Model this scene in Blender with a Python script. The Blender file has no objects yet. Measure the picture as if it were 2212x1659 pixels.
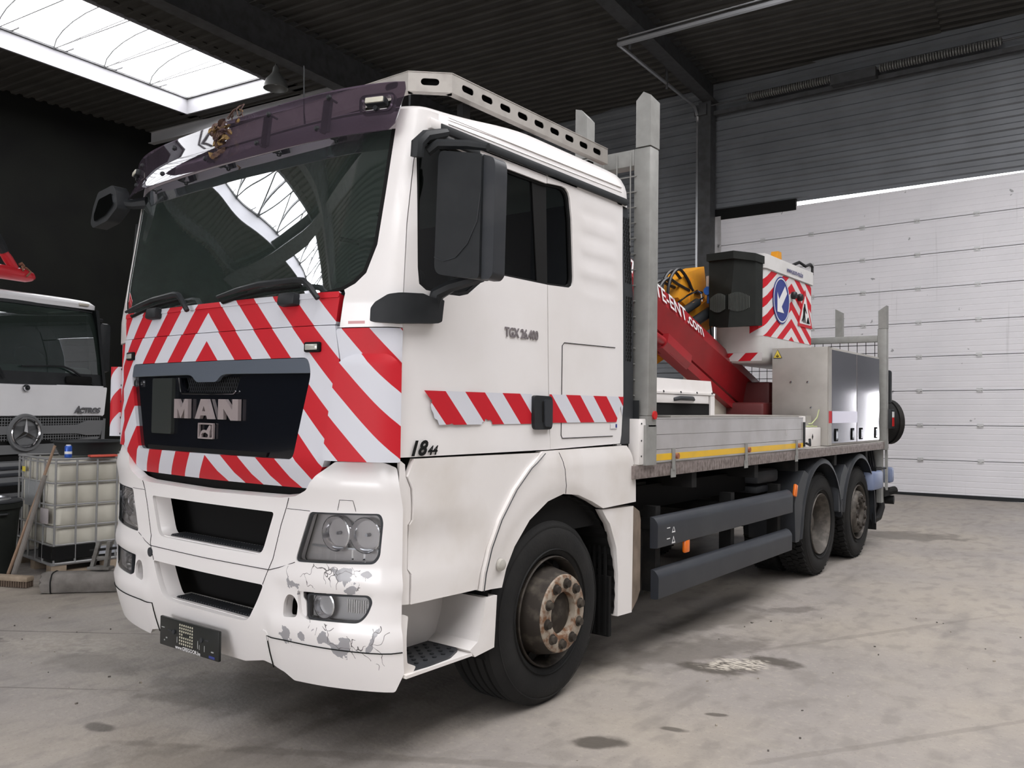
import bpy, bmesh, math, random
from math import sin, cos, pi, radians, sqrt
from mathutils import Vector, Matrix, noise
from mathutils.geometry import delaunay_2d_cdt
random.seed(7)
SC = bpy.context.scene
COL = SC.collection
# ------------------------------------------------------------------ camera
cam = bpy.data.cameras.new('camera')
co = bpy.data.objects.new('camera', cam); COL.objects.link(co)
CAMP = Vector((3.9117, -2.4803, 1.6654)); YAW, PIT, ROL, FPX = 0.6539, 0.0276, 0.0129, 1815.2
fw = Vector((-sin(YAW)*cos(PIT), cos(YAW)*cos(PIT), sin(PIT)))
rt = fw.cross(Vector((0, 0, 1))).normalized(); up = rt.cross(fw)
r2 = rt*cos(ROL)+up*sin(ROL); u2 = up*cos(ROL)-rt*sin(ROL)
mw = Matrix((r2, u2, -fw)).transposed().to_4x4(); mw.translation = CAMP
co.matrix_world = mw
cam.sensor_width = 36; cam.lens = 36*FPX/2212; cam.clip_start = .05; cam.clip_end = 200
SC.camera = co
# ------------------------------------------------------------------ world and exposure
w = bpy.data.worlds.new('world'); SC.world = w; w.use_nodes = True
bg = w.node_tree.nodes['Background']; bg.inputs[0].default_value = (.97, .965, 1, 1); bg.inputs[1].default_value = 8.0
SC.view_settings.view_transform = 'Standard'; SC.view_settings.look = 'None'
SC.view_settings.gamma = 1; SC.view_settings.exposure = 0.0
SKY1, SKY2 = 9.0, 5.8        # radiance of the daylit skylight sheets
# ------------------------------------------------------------------ materials
def nod(nt, t, **kw):
    n = nt.nodes.new(t)
    for k, v in kw.items(): setattr(n, k, v)
    return n
def M(name, col, rough=.5, metal=0., noise_=None, bump=None, coat=0., emit=None, spec=.5):
    """principled material; noise_=(scale, second colour, low, high[, detail]); bump=(scale, strength)"""
    m = bpy.data.materials.new(name); m.use_nodes = True; nt = m.node_tree
    p = nt.nodes['Principled BSDF']; c4 = (*col, 1)
    p.inputs['Base Color'].default_value = c4; p.inputs['Roughness'].default_value = rough
    p.inputs['Metallic'].default_value = metal; p.inputs['Coat Weight'].default_value = coat
    p.inputs['Specular IOR Level'].default_value = spec
    tc = nod(nt, 'ShaderNodeTexCoord')
    if noise_:
        sc, c2, lo, hi = noise_[:4]
        n = nod(nt, 'ShaderNodeTexNoise'); n.inputs['Scale'].default_value = sc
        n.inputs['Detail'].default_value = noise_[4] if len(noise_) > 4 else 5
        nt.links.new(tc.outputs['Object'], n.inputs['Vector'])
        r = nod(nt, 'ShaderNodeValToRGB'); r.color_ramp.elements[0].position = lo; r.color_ramp.elements[1].position = hi
        r.color_ramp.elements[0].color = c4; r.color_ramp.elements[1].color = (*c2, 1)
        nt.links.new(n.outputs['Fac'], r.inputs[0]); nt.links.new(r.outputs[0], p.inputs['Base Color'])
    if bump:
        n = nod(nt, 'ShaderNodeTexNoise'); n.inputs['Scale'].default_value = bump[0]; n.inputs['Detail'].default_value = 4
        nt.links.new(tc.outputs['Object'], n.inputs['Vector'])
        b = nod(nt, 'ShaderNodeBump'); b.inputs['Strength'].default_value = bump[1]; b.inputs['Distance'].default_value = .01
        nt.links.new(n.outputs['Fac'], b.inputs['Height']); nt.links.new(b.outputs[0], p.inputs['Normal'])
    if emit:
        p.inputs['Emission Color'].default_value = (*emit[0], 1); p.inputs['Emission Strength'].default_value = emit[1]
    return m
def MA(nt, op, a, b=None, c=None):
    n = nod(nt, 'ShaderNodeMath', operation=op)
    for i, v in enumerate((a, b, c)):
        if v is None: continue
        if isinstance(v, (int, float)): n.inputs[i].default_value = v
        else: nt.links.new(v, n.inputs[i])
    return n.outputs[0]
def MIXC(nt, f, a, b):
    n = nod(nt, 'ShaderNodeMix', data_type='RGBA')
    if isinstance(f, (int, float)): n.inputs[0].default_value = f
    else: nt.links.new(f, n.inputs[0])
    for i, v in ((6, a), (7, b)):
        if isinstance(v, tuple): n.inputs[i].default_value = (*v, 1)
        else: nt.links.new(v, n.inputs[i])
    return n.outputs[2]
RED = (.52, .012, .022); FOIL = (.62, .63, .68)
def stripes(name, off, period, duty, ks=1.0, kz=1.0, base=FOIL, absu=True, red=RED, rough=.5):
    """red bands of a reflective film; v = kz*V + ks*|U| of the UV map"""
    m = M(name, base, rough, coat=0, spec=.3); nt = m.node_tree; p = nt.nodes['Principled BSDF']
    uv = nod(nt, 'ShaderNodeUVMap'); sp = nod(nt, 'ShaderNodeSeparateXYZ'); nt.links.new(uv.outputs[0], sp.inputs[0])
    U = MA(nt, 'ABSOLUTE', sp.outputs[0]) if absu else sp.outputs[0]
    v = MA(nt, 'ADD', MA(nt, 'MULTIPLY', U, ks), MA(nt, 'MULTIPLY', sp.outputs[1], kz))
    fr = MA(nt, 'FRACT', MA(nt, 'ADD', MA(nt, 'DIVIDE', MA(nt, 'SUBTRACT', v, off), period), 40))
    nt.links.new(MIXC(nt, MA(nt, 'LESS_THAN', fr, duty), base, red), p.inputs['Base Color'])
    return m
def glass(name, tint, gl=.04, rough=.0, ior=1.5):
    m = bpy.data.materials.new(name); m.use_nodes = True; nt = m.node_tree; nt.nodes.clear()
    o = nod(nt, 'ShaderNodeOutputMaterial'); mx = nod(nt, 'ShaderNodeMixShader')
    t = nod(nt, 'ShaderNodeBsdfTransparent'); t.inputs[0].default_value = (*tint, 1)
    g = nod(nt, 'ShaderNodeBsdfGlossy'); g.inputs['Roughness'].default_value = rough; g.inputs[0].default_value = (.95, .97, 1, 1)
    f = nod(nt, 'ShaderNodeFresnel'); f.inputs[0].default_value = ior
    nt.links.new(MA(nt, 'ADD', f.outputs[0], gl), mx.inputs[0])
    nt.links.new(t.outputs[0], mx.inputs[1]); nt.links.new(g.outputs[0], mx.inputs[2]); nt.links.new(mx.outputs[0], o.inputs[0])
    return m
WHITE = M('white_paint', (.80, .775, .765), .28, noise_=(1.7, (.74, .71, .69), .45, .75), coat=.35)
WHITE2 = M('white_plastic', (.76, .73, .71), .42, noise_=(3, (.66, .62, .58), .5, .8))
DARK = M('dark_plastic', (.012, .014, .016), .55, noise_=(9, (.018, .020, .022), .4, .7), spec=.35)
GREYP = M('grey_plastic', (.026, .029, .034), .5, noise_=(5, (.040, .042, .046), .45, .7), spec=.4)
BLACK = M('black_void', (.006, .006, .006), .8, spec=.2)
UNDER = M('chassis_black', (.010, .010, .010), .75, noise_=(6, (.026, .023, .02), .5, .8), spec=.25)
GLOSSB = M('gloss_black', (.006, .007, .010), .09, coat=.6)
CHROME = M('chrome', (.78, .78, .80), .08, 1.0)
SATIN = M('satin_metal', (.42, .43, .45), .28, 1.0)
ALU = M('aluminium', (.62, .60, .60), .40, .55, noise_=(4, (.52, .50, .49), .4, .7))
ALUSHINE = M('polished_aluminium', (.52, .50, .53), .15, 1.0, bump=(1.6, .03))
ALUMAT = M('dull_aluminium', (.44, .42, .39), .5, .3, noise_=(5, (.38, .36, .33), .4, .7))
GALV = M('galvanised_steel', (.31, .31, .295), .55, .25, noise_=(14, (.26, .26, .245), .35, .7))
RACK = M('rack_aluminium', (.40, .375, .345), .45, .4, noise_=(8, (.30, .28, .255), .45, .75))
STRIPE = stripes('chevron_film', 2.136, .295, .5, 1.04)
SBAND = stripes('side_band_film', 3.1256, .2955, .515, 1.0)
GLASSW = glass('windscreen_glass', (.30, .38, .36), .05)
GLASSD = glass('side_window_glass', (.16, .20, .19), .015)
LENS = glass('lamp_lens', (.93, .94, .95), .02)
VISOR = glass('visor_acrylic', (.20, .15, .20), .015, .02)
def visor_haze():
    nt = VISOR.node_tree; o = nt.nodes['Material Output']; src = o.inputs[0].links[0].from_socket
    d = nod(nt, 'ShaderNodeBsdfDiffuse'); d.inputs[0].default_value = (.075, .060, .078, 1); mx = nod(nt, 'ShaderNodeMixShader'); mx.inputs[0].default_value = .36
    nt.links.new(src, mx.inputs[1]); nt.links.new(d.outputs[0], mx.inputs[2]); nt.links.new(mx.outputs[0], o.inputs[0])
visor_haze()
def glass_haze(m, col, f):
    nt = m.node_tree; o = nt.nodes['Material Output']; src = o.inputs[0].links[0].from_socket
    d = nod(nt, 'ShaderNodeBsdfDiffuse'); d.inputs[0].default_value = (*col, 1); mx = nod(nt, 'ShaderNodeMixShader'); mx.inputs[0].default_value = f
    nt.links.new(src, mx.inputs[1]); nt.links.new(d.outputs[0], mx.inputs[2]); nt.links.new(mx.outputs[0], o.inputs[0])
glass_haze(GLASSW, (.20, .27, .24), .09)  # painted green haze, stands in for faint light behind the dark windscreens
RUBBER = M('tyre_rubber', (.010, .010, .010), .8, noise_=(4, (.018, .0175, .0165), .4, .75), bump=(60, .15), spec=.3)
RUST = M('rusty_steel', (.34, .29, .23), .62, .1, noise_=(22, (.16, .075, .035), .44, .6, 8), bump=(60, .3))
HUBD = M('hub_dark', (.030, .024, .019), .65, .1, noise_=(16, (.085, .072, .056), .5, .75, 7), spec=.3)
RIMG = M('rim_grey', (.060, .052, .044), .6, .2, noise_=(12, (.15, .132, .112), .45, .75))
REDB = M('boom_red', (.33, .012, .018), .42, noise_=(3, (.24, .010, .014), .4, .75), coat=.2)
ORANGE = M('arm_orange', (.72, .31, .02), .45, noise_=(4, (.58, .25, .02), .45, .75))
AMBER = M('amber_lens', (.75, .16, .01), .3)
REDL = M('red_lens', (.55, .02, .02), .25)
YELLOW = M('yellow_tape', (.72, .44, .02), .45, noise_=(6, (.60, .38, .05), .5, .75))
GRP = M('bucket_white', (.64, .63, .62), .4, noise_=(3, (.56, .55, .53), .45, .75))
BAGM = M('black_green_bag', (.007, .009, .0075), .65, noise_=(5, (.012, .0145, .012), .4, .7), spec=.3)
BLUE = M('sign_blue', (.03, .045, .22), .35)
SIGNW = M('sign_white', (.72, .72, .72), .4)
HOSE = M('black_hose', (.014, .014, .015), .45)
BLUEP = M('blue_grey_paint', (.18, .22, .34), .45)
SLATE = M('slate_guard', (.026, .029, .036), .45, noise_=(4, (.036, .040, .046), .45, .75), spec=.4)
DIRTY = M('dirty_plastic', (.22, .17, .13), .7, noise_=(7, (.13, .10, .075), .4, .7))
SEAT = M('seat_cloth', (.05, .055, .06), .85)
EDGE = M('platform_edge', (.30, .255, .24), .5, .35, noise_=(25, (.17, .14, .13), .4, .65, 7))
# ------------------------------------------------------------------ mesh helpers
def tag(o, label=None, cat=None, group=None, kind=None):
    for k, v in (('label', label), ('category', cat), ('group', group), ('kind', kind)):
        if v: o[k] = v
    return o
def link(name, me, mat, parent=None, ang=32):
    o = bpy.data.objects.new(name, me); COL.objects.link(o)
    if mat and not me.materials: me.materials.append(mat)
    if parent: o.parent = parent
    if ang:
        for p in me.polygons: p.use_smooth = True
        me.set_sharp_from_angle(angle=radians(ang))
    return o
def empty(name, loc=(0, 0, 0), rz=0):
    o = bpy.data.objects.new(name, None); COL.objects.link(o); o.location = loc; o.rotation_euler = (0, 0, rz); o.empty_display_size = .2
    return o
class B:
    def __init__(s, m=None): s.bm = bmesh.new(); s.m = m
    def v(s, p):
        p = Vector(p); return s.bm.verts.new(s.m @ p if s.m else p)
    def poly(s, vs, fs):
        V = [s.v(p) for p in vs]
        for f in fs:
            try: s.bm.faces.new([V[i] for i in f])
            except ValueError: pass
        return s
    def box(s, c, d, rot=None, bev=0, taper=None):
        x, y, z = (q/2 for q in d); R = rot or Matrix.Identity(3); c = Vector(c)
        vs = [c+R @ Vector((a*x, b*y, e*z)) for e in (-1, 1) for b in (-1, 1) for a in (-1, 1)]
        V = [s.v(p) for p in vs]; F = [s.bm.faces.new([V[i] for i in f]) for f in ((0, 2, 3, 1), (4, 5, 7, 6), (0, 1, 5, 4), (2, 6, 7, 3), (0, 4, 6, 2), (1, 3, 7, 5))]
        if bev:
            es = list({e for f in F for e in f.edges})
            bmesh.ops.bevel(s.bm, geom=es, offset=bev, segments=2, affect='EDGES', profile=.5)
        return s
    def b2(s, a, b, bev=0):
        return s.box([(p+q)/2 for p, q in zip(a, b)], [abs(q-p) for p, q in zip(a, b)], bev=bev)
    def cyl(s, p0, p1, r0, r1=None, n=16, cap=True):
        p0, p1 = Vector(p0), Vector(p1); r1 = r0 if r1 is None else r1
        d = (p1-p0).normalized(); a = d.orthogonal().normalized(); b = d.cross(a)
        A = [s.v(p0+(a*cos(t)+b*sin(t))*r0) for t in (2*pi*i/n for i in range(n))]
        C = [s.v(p1+(a*cos(t)+b*sin(t))*r1) for t in (2*pi*i/n for i in range(n))]
        for i in range(n):
            j = (i+1) % n; s.bm.faces.new((A[i], A[j], C[j], C[i]))
        if cap:
            s.bm.faces.new(A[::-1]); s.bm.faces.new(C)
        return s
    def tube(s, pts, r, n=8, cap=True):
        P = [Vector(p) for p in pts]; prev = None; rings = []
        for i, p in enumerate(P):
            d = (P[min(i+1, len(P)-1)]-P[max(i-1, 0)]).normalized()
            a = d.orthogonal().normalized() if prev is None else (prev-d*prev.dot(d)).normalized()
            prev = a; b = d.cross(a); rr = r[i] if isinstance(r, (list, tuple)) else r
            rings.append([s.v(p+(a*cos(2*pi*k/n)+b*sin(2*pi*k/n))*rr) for k in range(n)])
        for A, C in zip(rings, rings[1:]):
            for k in range(n):
                j = (k+1) % n; s.bm.faces.new((A[k], A[j], C[j], C[k]))
        if cap: s.bm.faces.new(rings[0][::-1]); s.bm.faces.new(rings[-1])
        return s
    def lathe(s, prof, o, axis, n=40, closed=False):
        o = Vector(o); d = Vector(axis).normalized(); a = d.orthogonal().normalized(); b = d.cross(a)
        rings = []
        for r, h in prof:
            rings.append([s.v(o+d*h)] if r < 1e-5 else [s.v(o+d*h+(a*cos(2*pi*k/n)+b*sin(2*pi*k/n))*r) for k in range(n)])
        pairs = list(zip(rings, rings[1:]))
        if closed: pairs.append((rings[-1], rings[0]))
        for A, C in pairs:
            for k in range(n):
                j = (k+1) % n
                if len(A) == 1 and len(C) == 1: continue
                if len(A) == 1: s.bm.faces.new((A[0], C[k], C[j]))
                elif len(C) == 1: s.bm.faces.new((A[k], A[j], C[0]))
                else: s.bm.faces.new((A[k], A[j], C[j], C[k]))
        return s
    def prism(s, poly, o, ux, uy, depth):
        o, ux, uy, d = Vector(o), Vector(ux), Vector(uy), Vector(depth)
        A = [s.v(o+ux*p+uy*q) for p, q in poly]; C = [s.v(o+ux*p+uy*q+d) for p, q in poly]; n = len(poly)
        s.bm.faces.new(A[::-1]); s.bm.faces.new(C)
        for i in range(n): s.bm.faces.new((A[i], A[(i+1) % n], C[(i+1) % n], C[i]))
        return s
    def obj(s, name, mat, parent=None, ang=32, recalc=True, bev=0):
        if bev:
            bmesh.ops.bevel(s.bm, geom=[e for e in s.bm.edges if len(e.link_faces) == 2 and e.calc_face_angle(0) > .6], offset=bev, segments=2, affect='EDGES', profile=.5)
        if recalc: bmesh.ops.recalc_face_normals(s.bm, faces=s.bm.faces)
        me = bpy.data.meshes.new(name); s.bm.to_mesh(me); s.bm.free()
        return link(name, me, mat, parent, ang)
def dup(o, parent=None, loc=None):
    c = o.copy(); COL.objects.link(c)
    if parent: c.parent = parent
    if loc: c.location = loc
    return c
def inside(p, poly):
    x, y = p; c = False; j = len(poly)-1
    for i in range(len(poly)):
        xi, yi = poly[i]; xj, yj = poly[j]
        if (yi > y) != (yj > y) and x < (xj-xi)*(y-yi)/(yj-yi)+xi: c = not c
        j = i
    return c
def segd(p, a, b):
    ax, ay = a; bx, by = b; dx, dy = bx-ax, by-ay; L = dx*dx+dy*dy
    t = 0 if L == 0 else max(0, min(1, ((p[0]-ax)*dx+(p[1]-ay)*dy)/L))
    return math.hypot(p[0]-ax-t*dx, p[1]-ay-t*dy)
def resamp(poly, step):
    out = []
    for i, a in enumerate(poly):
        b = poly[(i+1) % len(poly)]; n = max(1, int(math.hypot(b[0]-a[0], b[1]-a[1])/step+.5))
        out += [(a[0]+(b[0]-a[0])*k/n, a[1]+(b[1]-a[1])*k/n) for k in range(n)]
    return out
def rnd(poly, r, n=4):
    """round the corners of a polygon; r is a radius or one per corner"""
    out = []; N = len(poly)
    for i in range(N):
        rr = r[i] if isinstance(r, (list, tuple)) else r
        p = Vector(poly[i]); a = Vector(poly[i-1])-p; b = Vector(poly[(i+1) % N])-p
        if rr <= 0: out.append(tuple(p)); continue
        la, lb = a.length, b.length; a.normalize(); b.normalize()
        t = min(rr, la*.49, lb*.49)
        for k in range(n+1):
            q = k/n; out.append(tuple((p+a*t)*(1-q)**2+p*2*q*(1-q)+(p+b*t)*q*q))
    return out
def cdt(outer, holes, step, bstep=None):
    loops = [resamp(l, bstep or step) for l in [outer]+list(holes)]
    pts = []; edges = []
    for l in loops:
        k = len(pts); pts += l; edges += [(k+i, k+(i+1) % len(l)) for i in range(len(l))]
    if step < 5:
        xs = [p[0] for p in outer]; ys = [p[1] for p in outer]
        nb = len(pts); x = min(xs)+step*.5
        while x < max(xs):
            y = min(ys)+step*.5
            while y < max(ys):
                q = (x, y)
                if inside(q, outer) and not any(inside(q, h) for h in holes):
                    if all(segd(q, pts[a], pts[b]) > step*.35 for a, b in edges): pts.append(q)
                y += step
            x += step
    V, E, F = delaunay_2d_cdt([Vector(p) for p in pts], edges, [], 0, 1e-6)[:3]
    fo = []
    for f in F:
        c = (sum(V[i][0] for i in f)/3, sum(V[i][1] for i in f)/3)
        if inside(c, outer) and not any(inside(c, h) for h in holes): fo.append(f)
    return [tuple(v) for v in V], fo
def shell(name, V, F, fn, thick, mat, parent, ang=32, bothsides=False):
    """2-D triangles -> surface fn(u,v,offset) with edge returns; UV keeps (u,v)"""
    bm = bmesh.new(); uvl = bm.loops.layers.uv.new('UVMap')
    used = sorted({i for f in F for i in f})
    T = {i: bm.verts.new(fn(V[i][0], V[i][1], 0)) for i in used}
    cnt = {}
    def face(vs, ids):
        try: f = bm.faces.new(vs)
        except ValueError: return
        for l, i in zip(f.loops, ids): l[uvl].uv = V[i]
    flip = False
    if F:
        a, b, c = F[0]; n = (T[b].co-T[a].co).cross(T[c].co-T[a].co); o = fn(V[a][0], V[a][1], .01)-T[a].co
        flip = n.dot(o) < 0
    for f in F:
        a, b, c = f[::-1] if flip else f
        face((T[a], T[b], T[c]), (a, b, c))
        for e in ((a, b), (b, c), (c, a)): cnt[e] = 1
    if thick:
        bd = [e for e in cnt if (e[1], e[0]) not in cnt]
        L = {i: bm.verts.new(fn(V[i][0], V[i][1], -thick)) for i in (used if bothsides else {i for e in bd for i in e})}
        for a, b in bd: face((T[b], T[a], L[a], L[b]), (b, a, a, b))
        if bothsides:
            for f in F:
                a, b, c = f[::-1] if flip else f
                face((L[c], L[b], L[a]), (c, b, a))
    me = bpy.data.meshes.new(name); bm.to_mesh(me); bm.free()
    return link(name, me, mat, parent, ang)
def plate(name, poly, holes, o, ux, uy, thick, mat, parent, ang=32, step=9):
    o, ux, uy = Vector(o), Vector(ux).normalized(), Vector(uy).normalized(); n = ux.cross(uy)
    V, F = cdt(poly, holes, step)
    return shell(name, V, F, lambda u, v, k: o+ux*u+uy*v+n*k, thick, mat, parent, ang, True)
def textmesh(body, size=1., shear=0., bold=0., extrude=.0, align='LEFT', xs=1.):
    cu = bpy.data.curves.new('t', 'FONT'); cu.body = body; cu.size = size; cu.shear = shear; cu.offset = bold; cu.extrude = extrude; cu.align_x = align
    cu.resolution_u = 3
    o = bpy.data.objects.new('t', cu); COL.objects.link(o)
    me = bpy.data.meshes.new_from_object(o.evaluated_get(bpy.context.evaluated_depsgraph_get()))
    bpy.data.objects.remove(o); bpy.data.curves.remove(cu)
    for v in me.vertices: v.co.x *= xs
    return me
def text(name, body, fn, mat, parent, **kw):
    me = textmesh(body, **kw); me.name = name
    for v in me.vertices: v.co = fn(v.co.x, v.co.y, v.co.z)
    return link(name, me, mat, parent, 0)
def lerp(a, b, t): return a+(b-a)*t
def sm(a, b, x):
    t = min(1, max(0, (x-a)/(b-a))); return t*t*(3-2*t)
# ------------------------------------------------------------------ hall shell
def struct(o): o['kind'] = 'structure'; return o
FLOOR = M('concrete_floor', (.4, .37, .33), .62)
def floor_mat():
    nt = FLOOR.node_tree; p = nt.nodes['Principled BSDF']; tc = nod(nt, 'ShaderNodeTexCoord')
    def nz(scale, det=5, sx=1, sy=1, rot=0):
        mp = nod(nt, 'ShaderNodeMapping'); mp.inputs['Scale'].default_value = (sx, sy, 1); mp.inputs['Rotation'].default_value = (0, 0, rot)
        nt.links.new(tc.outputs['Object'], mp.inputs[0])
        n = nod(nt, 'ShaderNodeTexNoise'); n.inputs['Scale'].default_value = scale; n.inputs['Detail'].default_value = det
        nt.links.new(mp.outputs[0], n.inputs['Vector']); return n.outputs['Fac']
    def ramp(f, lo, hi):
        n = nod(nt, 'ShaderNodeMapRange', interpolation_type='SMOOTHSTEP'); nt.links.new(f, n.inputs[0]); n.inputs[1].default_value = lo; n.inputs[2].default_value = hi
        return n.outputs[0]
    c = MIXC(nt, ramp(nz(.55), .35, .68), (0.280, 0.255, 0.235), (0.340, 0.302, 0.255))
    c = MIXC(nt, MA(nt, 'MULTIPLY', ramp(nz(2.2, 7, 1, .35, .5), .5, .75), .5), c, (0.218, 0.197, 0.180))
    c = MIXC(nt, MA(nt, 'MULTIPLY', ramp(nz(26, 6), .52, .72), .35), c, (0.406, 0.364, 0.307))
    c = MIXC(nt, MA(nt, 'MULTIPLY', ramp(nz(3.2, 8, 1, .12, -.35), .56, .74), .55), c, (0.145, 0.130, 0.116))
    c = MIXC(nt, MA(nt, 'MULTIPLY', ramp(nz(7, 9, 1, .6, .6), .48, .66), .42), c, (.175, .158, .14))
    c = MIXC(nt, MA(nt, 'MULTIPLY', ramp(nz(5.5, 8, .25, 1, -.5), .55, .75), .4), c, (.37, .335, .285))
    c = MIXC(nt, MA(nt, 'MULTIPLY', ramp(nz(70, 3), .6, .72), .45), c, (.14, .125, .11))
    sp = nod(nt, 'ShaderNodeSeparateXYZ'); nt.links.new(tc.outputs['Object'], sp.inputs[0])
    nn = nz(5, 6)
    def blob(x, y, rx, ry, rot=0, k=.9, lo=1.0, hi=.55):
        dx = MA(nt, 'SUBTRACT', sp.outputs[0], x); dy = MA(nt, 'SUBTRACT', sp.outputs[1], y)
        a = MA(nt, 'ADD', MA(nt, 'MULTIPLY', dx, cos(rot)), MA(nt, 'MULTIPLY', dy, sin(rot)))
        b = MA(nt, 'SUBTRACT', MA(nt, 'MULTIPLY', dy, cos(rot)), MA(nt, 'MULTIPLY', dx, sin(rot)))
        d = MA(nt, 'SQRT', MA(nt, 'ADD', MA(nt, 'POWER', MA(nt, 'DIVIDE', a, rx), 2), MA(nt, 'POWER', MA(nt, 'DIVIDE', b, ry), 2)))
        d = MA(nt, 'ADD', d, MA(nt, 'MULTIPLY', MA(nt, 'SUBTRACT', nn, .5), 1.6))
        return MA(nt, 'MULTIPLY', ramp(d, lo, hi), k)
    dark_mark = (.075, .064, .052)  # colour of oil stains, joint lines and darker bands by the truck
    for args in ((1.66, 2.68, .36, .17, .6), (1.9, 3.05, .22, .13, .2), (1.70, 1.15, .17, .10, .6), (-.15, .55, 1.0, .42, .5, .5), (.6, -.2, .8, .4, .4, .35),
                 (1.35, 2.9, .9, .28, 1.2, .5), (1.15, 3.9, .8, .25, 1.3, .45), (-1.5, .2, .5, .22, .2, .35), (2.2, .85, .12, .05, .4, .8), (1.9, 1.55, .1, .04, .4, .8), (1.5, 4.6, .3, .12, .9, .5),
                 (-.4, -.3, .12, .06, .3, .85), (.9, -.55, .08, .04, .5, .85), (-2.6, .0, .2, .07, .3, .7), (2.75, .5, .1, .045, .9, .6), (1.2, 9.8, .9, .5, .5, .6), (2.0, 1.9, .07, .03, .5, .8)):
        c = MIXC(nt, blob(*args), c, dark_mark)
    for args in ((-2.6, .25, 1.6, .012, .62, .7), (-1.7, -.55, 1.5, .012, .62, .55), (.2, -.75, 1.2, .02, .55, .35), (.9, .3, 1.5, .05, .55, .3), (2.9, 2.2, 1.6, .03, 1.0, .25), (2.2, 4.2, 1.8, .04, 1.1, .25)):
        c = MIXC(nt, blob(*args), c, dark_mark)
    pw = MA(nt, 'MULTIPLY', blob(1.74, 2.84, .30, .16, .75, 1.0), ramp(nz(40, 3, .4, 1, .4), .42, .55))
    c = MIXC(nt, pw, c, (.50, .46, .39))
    pw = MA(nt, 'MULTIPLY', blob(-2.0, .3, .8, .25, .5, .55), ramp(nz(18, 4), .45, .6))
    c = MIXC(nt, pw, c, (.42, .38, .33))
    nt.links.new(c, p.inputs['Base Color'])
    b = nod(nt, 'ShaderNodeBump'); b.inputs['Strength'].default_value = .25; b.inputs['Distance'].default_value = .01
    nt.links.new(nz(30, 6), b.inputs['Height']); nt.links.new(b.outputs[0], p.inputs['Normal'])
    nt.links.new(MA(nt, 'ADD', MA(nt, 'MULTIPLY', nz(3, 4), .3), .42), p.inputs['Roughness'])
floor_mat()
XL, XR, YF, YR, ZC = -18.6, 12., -25., 15.9, 9.34
GX0, GX1, GZ = -6.5, 9.5, 6.5          # unseen gate opening added behind the camera to light the truck front
struct(B().b2((XL-.3, YF-.3, -.3), (XR+.3, YR+.3, 0)).obj('floor', FLOOR, ang=0))
SHEET = M('sheet_cladding', (.175, .185, .20), .5, .2, noise_=(1.5, (.14, .148, .158), .35, .7))
DECK = M('roof_deck', (.055, .053, .048), .6, .2, noise_=(2, (.04, .038, .034), .35, .7))
STEEL = M('hall_steel', (.07, .072, .075), .55, .2, noise_=(6, (.045, .045, .045), .4, .7))
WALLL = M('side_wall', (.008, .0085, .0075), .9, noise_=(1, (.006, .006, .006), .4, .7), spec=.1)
def cor(name, o, ulen, vlen, ux, uy, nrm, pitch, depth, mat, nseg=1):
    """trapezoidal sheet: ribs run along ux, profile repeats along uy"""
    o, ux, uy, nrm = map(Vector, (o, ux, uy, nrm)); vs = []; fs = []; v = 0; prof = []
    while v < vlen:
        for a, h in ((0, 0), (.30, 0), (.42, 1), (.80, 1), (.92, 0)):
            if v+a*pitch <= vlen: prof.append((v+a*pitch, h*depth))
        v += pitch
    prof.append((vlen, 0))
    for q, h in prof:
        for t in (0, ulen): vs.append(o+ux*t+uy*q+nrm*h)
    for i in range(len(prof)-1): fs.append((2*i, 2*i+1, 2*i+3, 2*i+2))
    return B().poly(vs, fs).obj(name, mat, ang=0, recalc=False)
DL, DR, DTOP = -4.16, 2.30, 6.19      # sectional door
OL, OR, OT = 2.52, 3.58, 2.12         # daylit doorway beside it
wr = cor('wall_rear', (XL, YR+.05, 0), DL-.35-XL, ZC+.1, (1, 0, 0), (0, 0, 1), (0, -1, 0), .245, .03, SHEET); struct(wr)
wr2 = cor('wall_rear', (DL-.35, YR+.05, DTOP+.09), DR+.2-DL+.35, ZC+.1-DTOP-.13, (1, 0, 0), (0, 0, 1), (0, -1, 0), .245, .03, SHEET); struct(wr2)
struct(B().b2((DL-.35, YR-.02, DTOP-.1), (-2.35, YR+.06, DTOP+.15)).obj('trim_14', BLACK, ang=0))
b = B(); b.b2((DR, YR, OT), (OR+.1, YR+.2, DTOP+.05)); b.b2((OR, YR, 0), (XR, YR+.2, ZC)); b.b2((DR+.2, YR, DTOP-.1), (OR+.1, YR+.2, ZC)); b.b2((DR, YR, 0), (OL, YR+.2, OT))
struct(b.obj('wall_rear', SHEET, ang=0))
# open pass doorway: frame and the door leaf swung outwards
fr = empty('door_2', (OL, YR, 0)); struct(fr)
b = B(); b.b2((0, -.04, 0), (.06, .2, OT)); b.b2((OR-OL-.06, -.04, 0), (OR-OL, .2, OT)); b.b2((0, -.04, OT-.06), (OR-OL, .2, OT)); b.obj('door_frame', STEEL, fr, 0)
B().b2((OR-OL-.06, .2, .01), (OR-OL-.01, 1.5, OT-.07)).obj('door_leaf', SHEET, fr, 0)
struct(B().b2((-2, YR+.3, -.3), (9, YR+14, -.02)).obj('floor', M('yard_concrete', (.55, .54, .52), .8, noise_=(1, (.45, .44, .42), .4, .7)), ang=0))
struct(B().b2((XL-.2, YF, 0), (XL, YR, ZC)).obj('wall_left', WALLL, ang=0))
struct(B().b2((XR, YF, 0), (XR+.2, YR, ZC)).obj('wall_right', M('right_wall', (.30, .30, .30), .7), ang=0))
b = B(); b.b2((XL, YF-.2, 0), (GX0, YF, ZC)); b.b2((GX1, YF-.2, 0), (XR, YF, ZC)); b.b2((GX0, YF-.2, GZ), (GX1, YF, ZC))
struct(b.obj('wall_front', M('front_wall', (.16, .16, .16), .7), ang=0))
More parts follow.
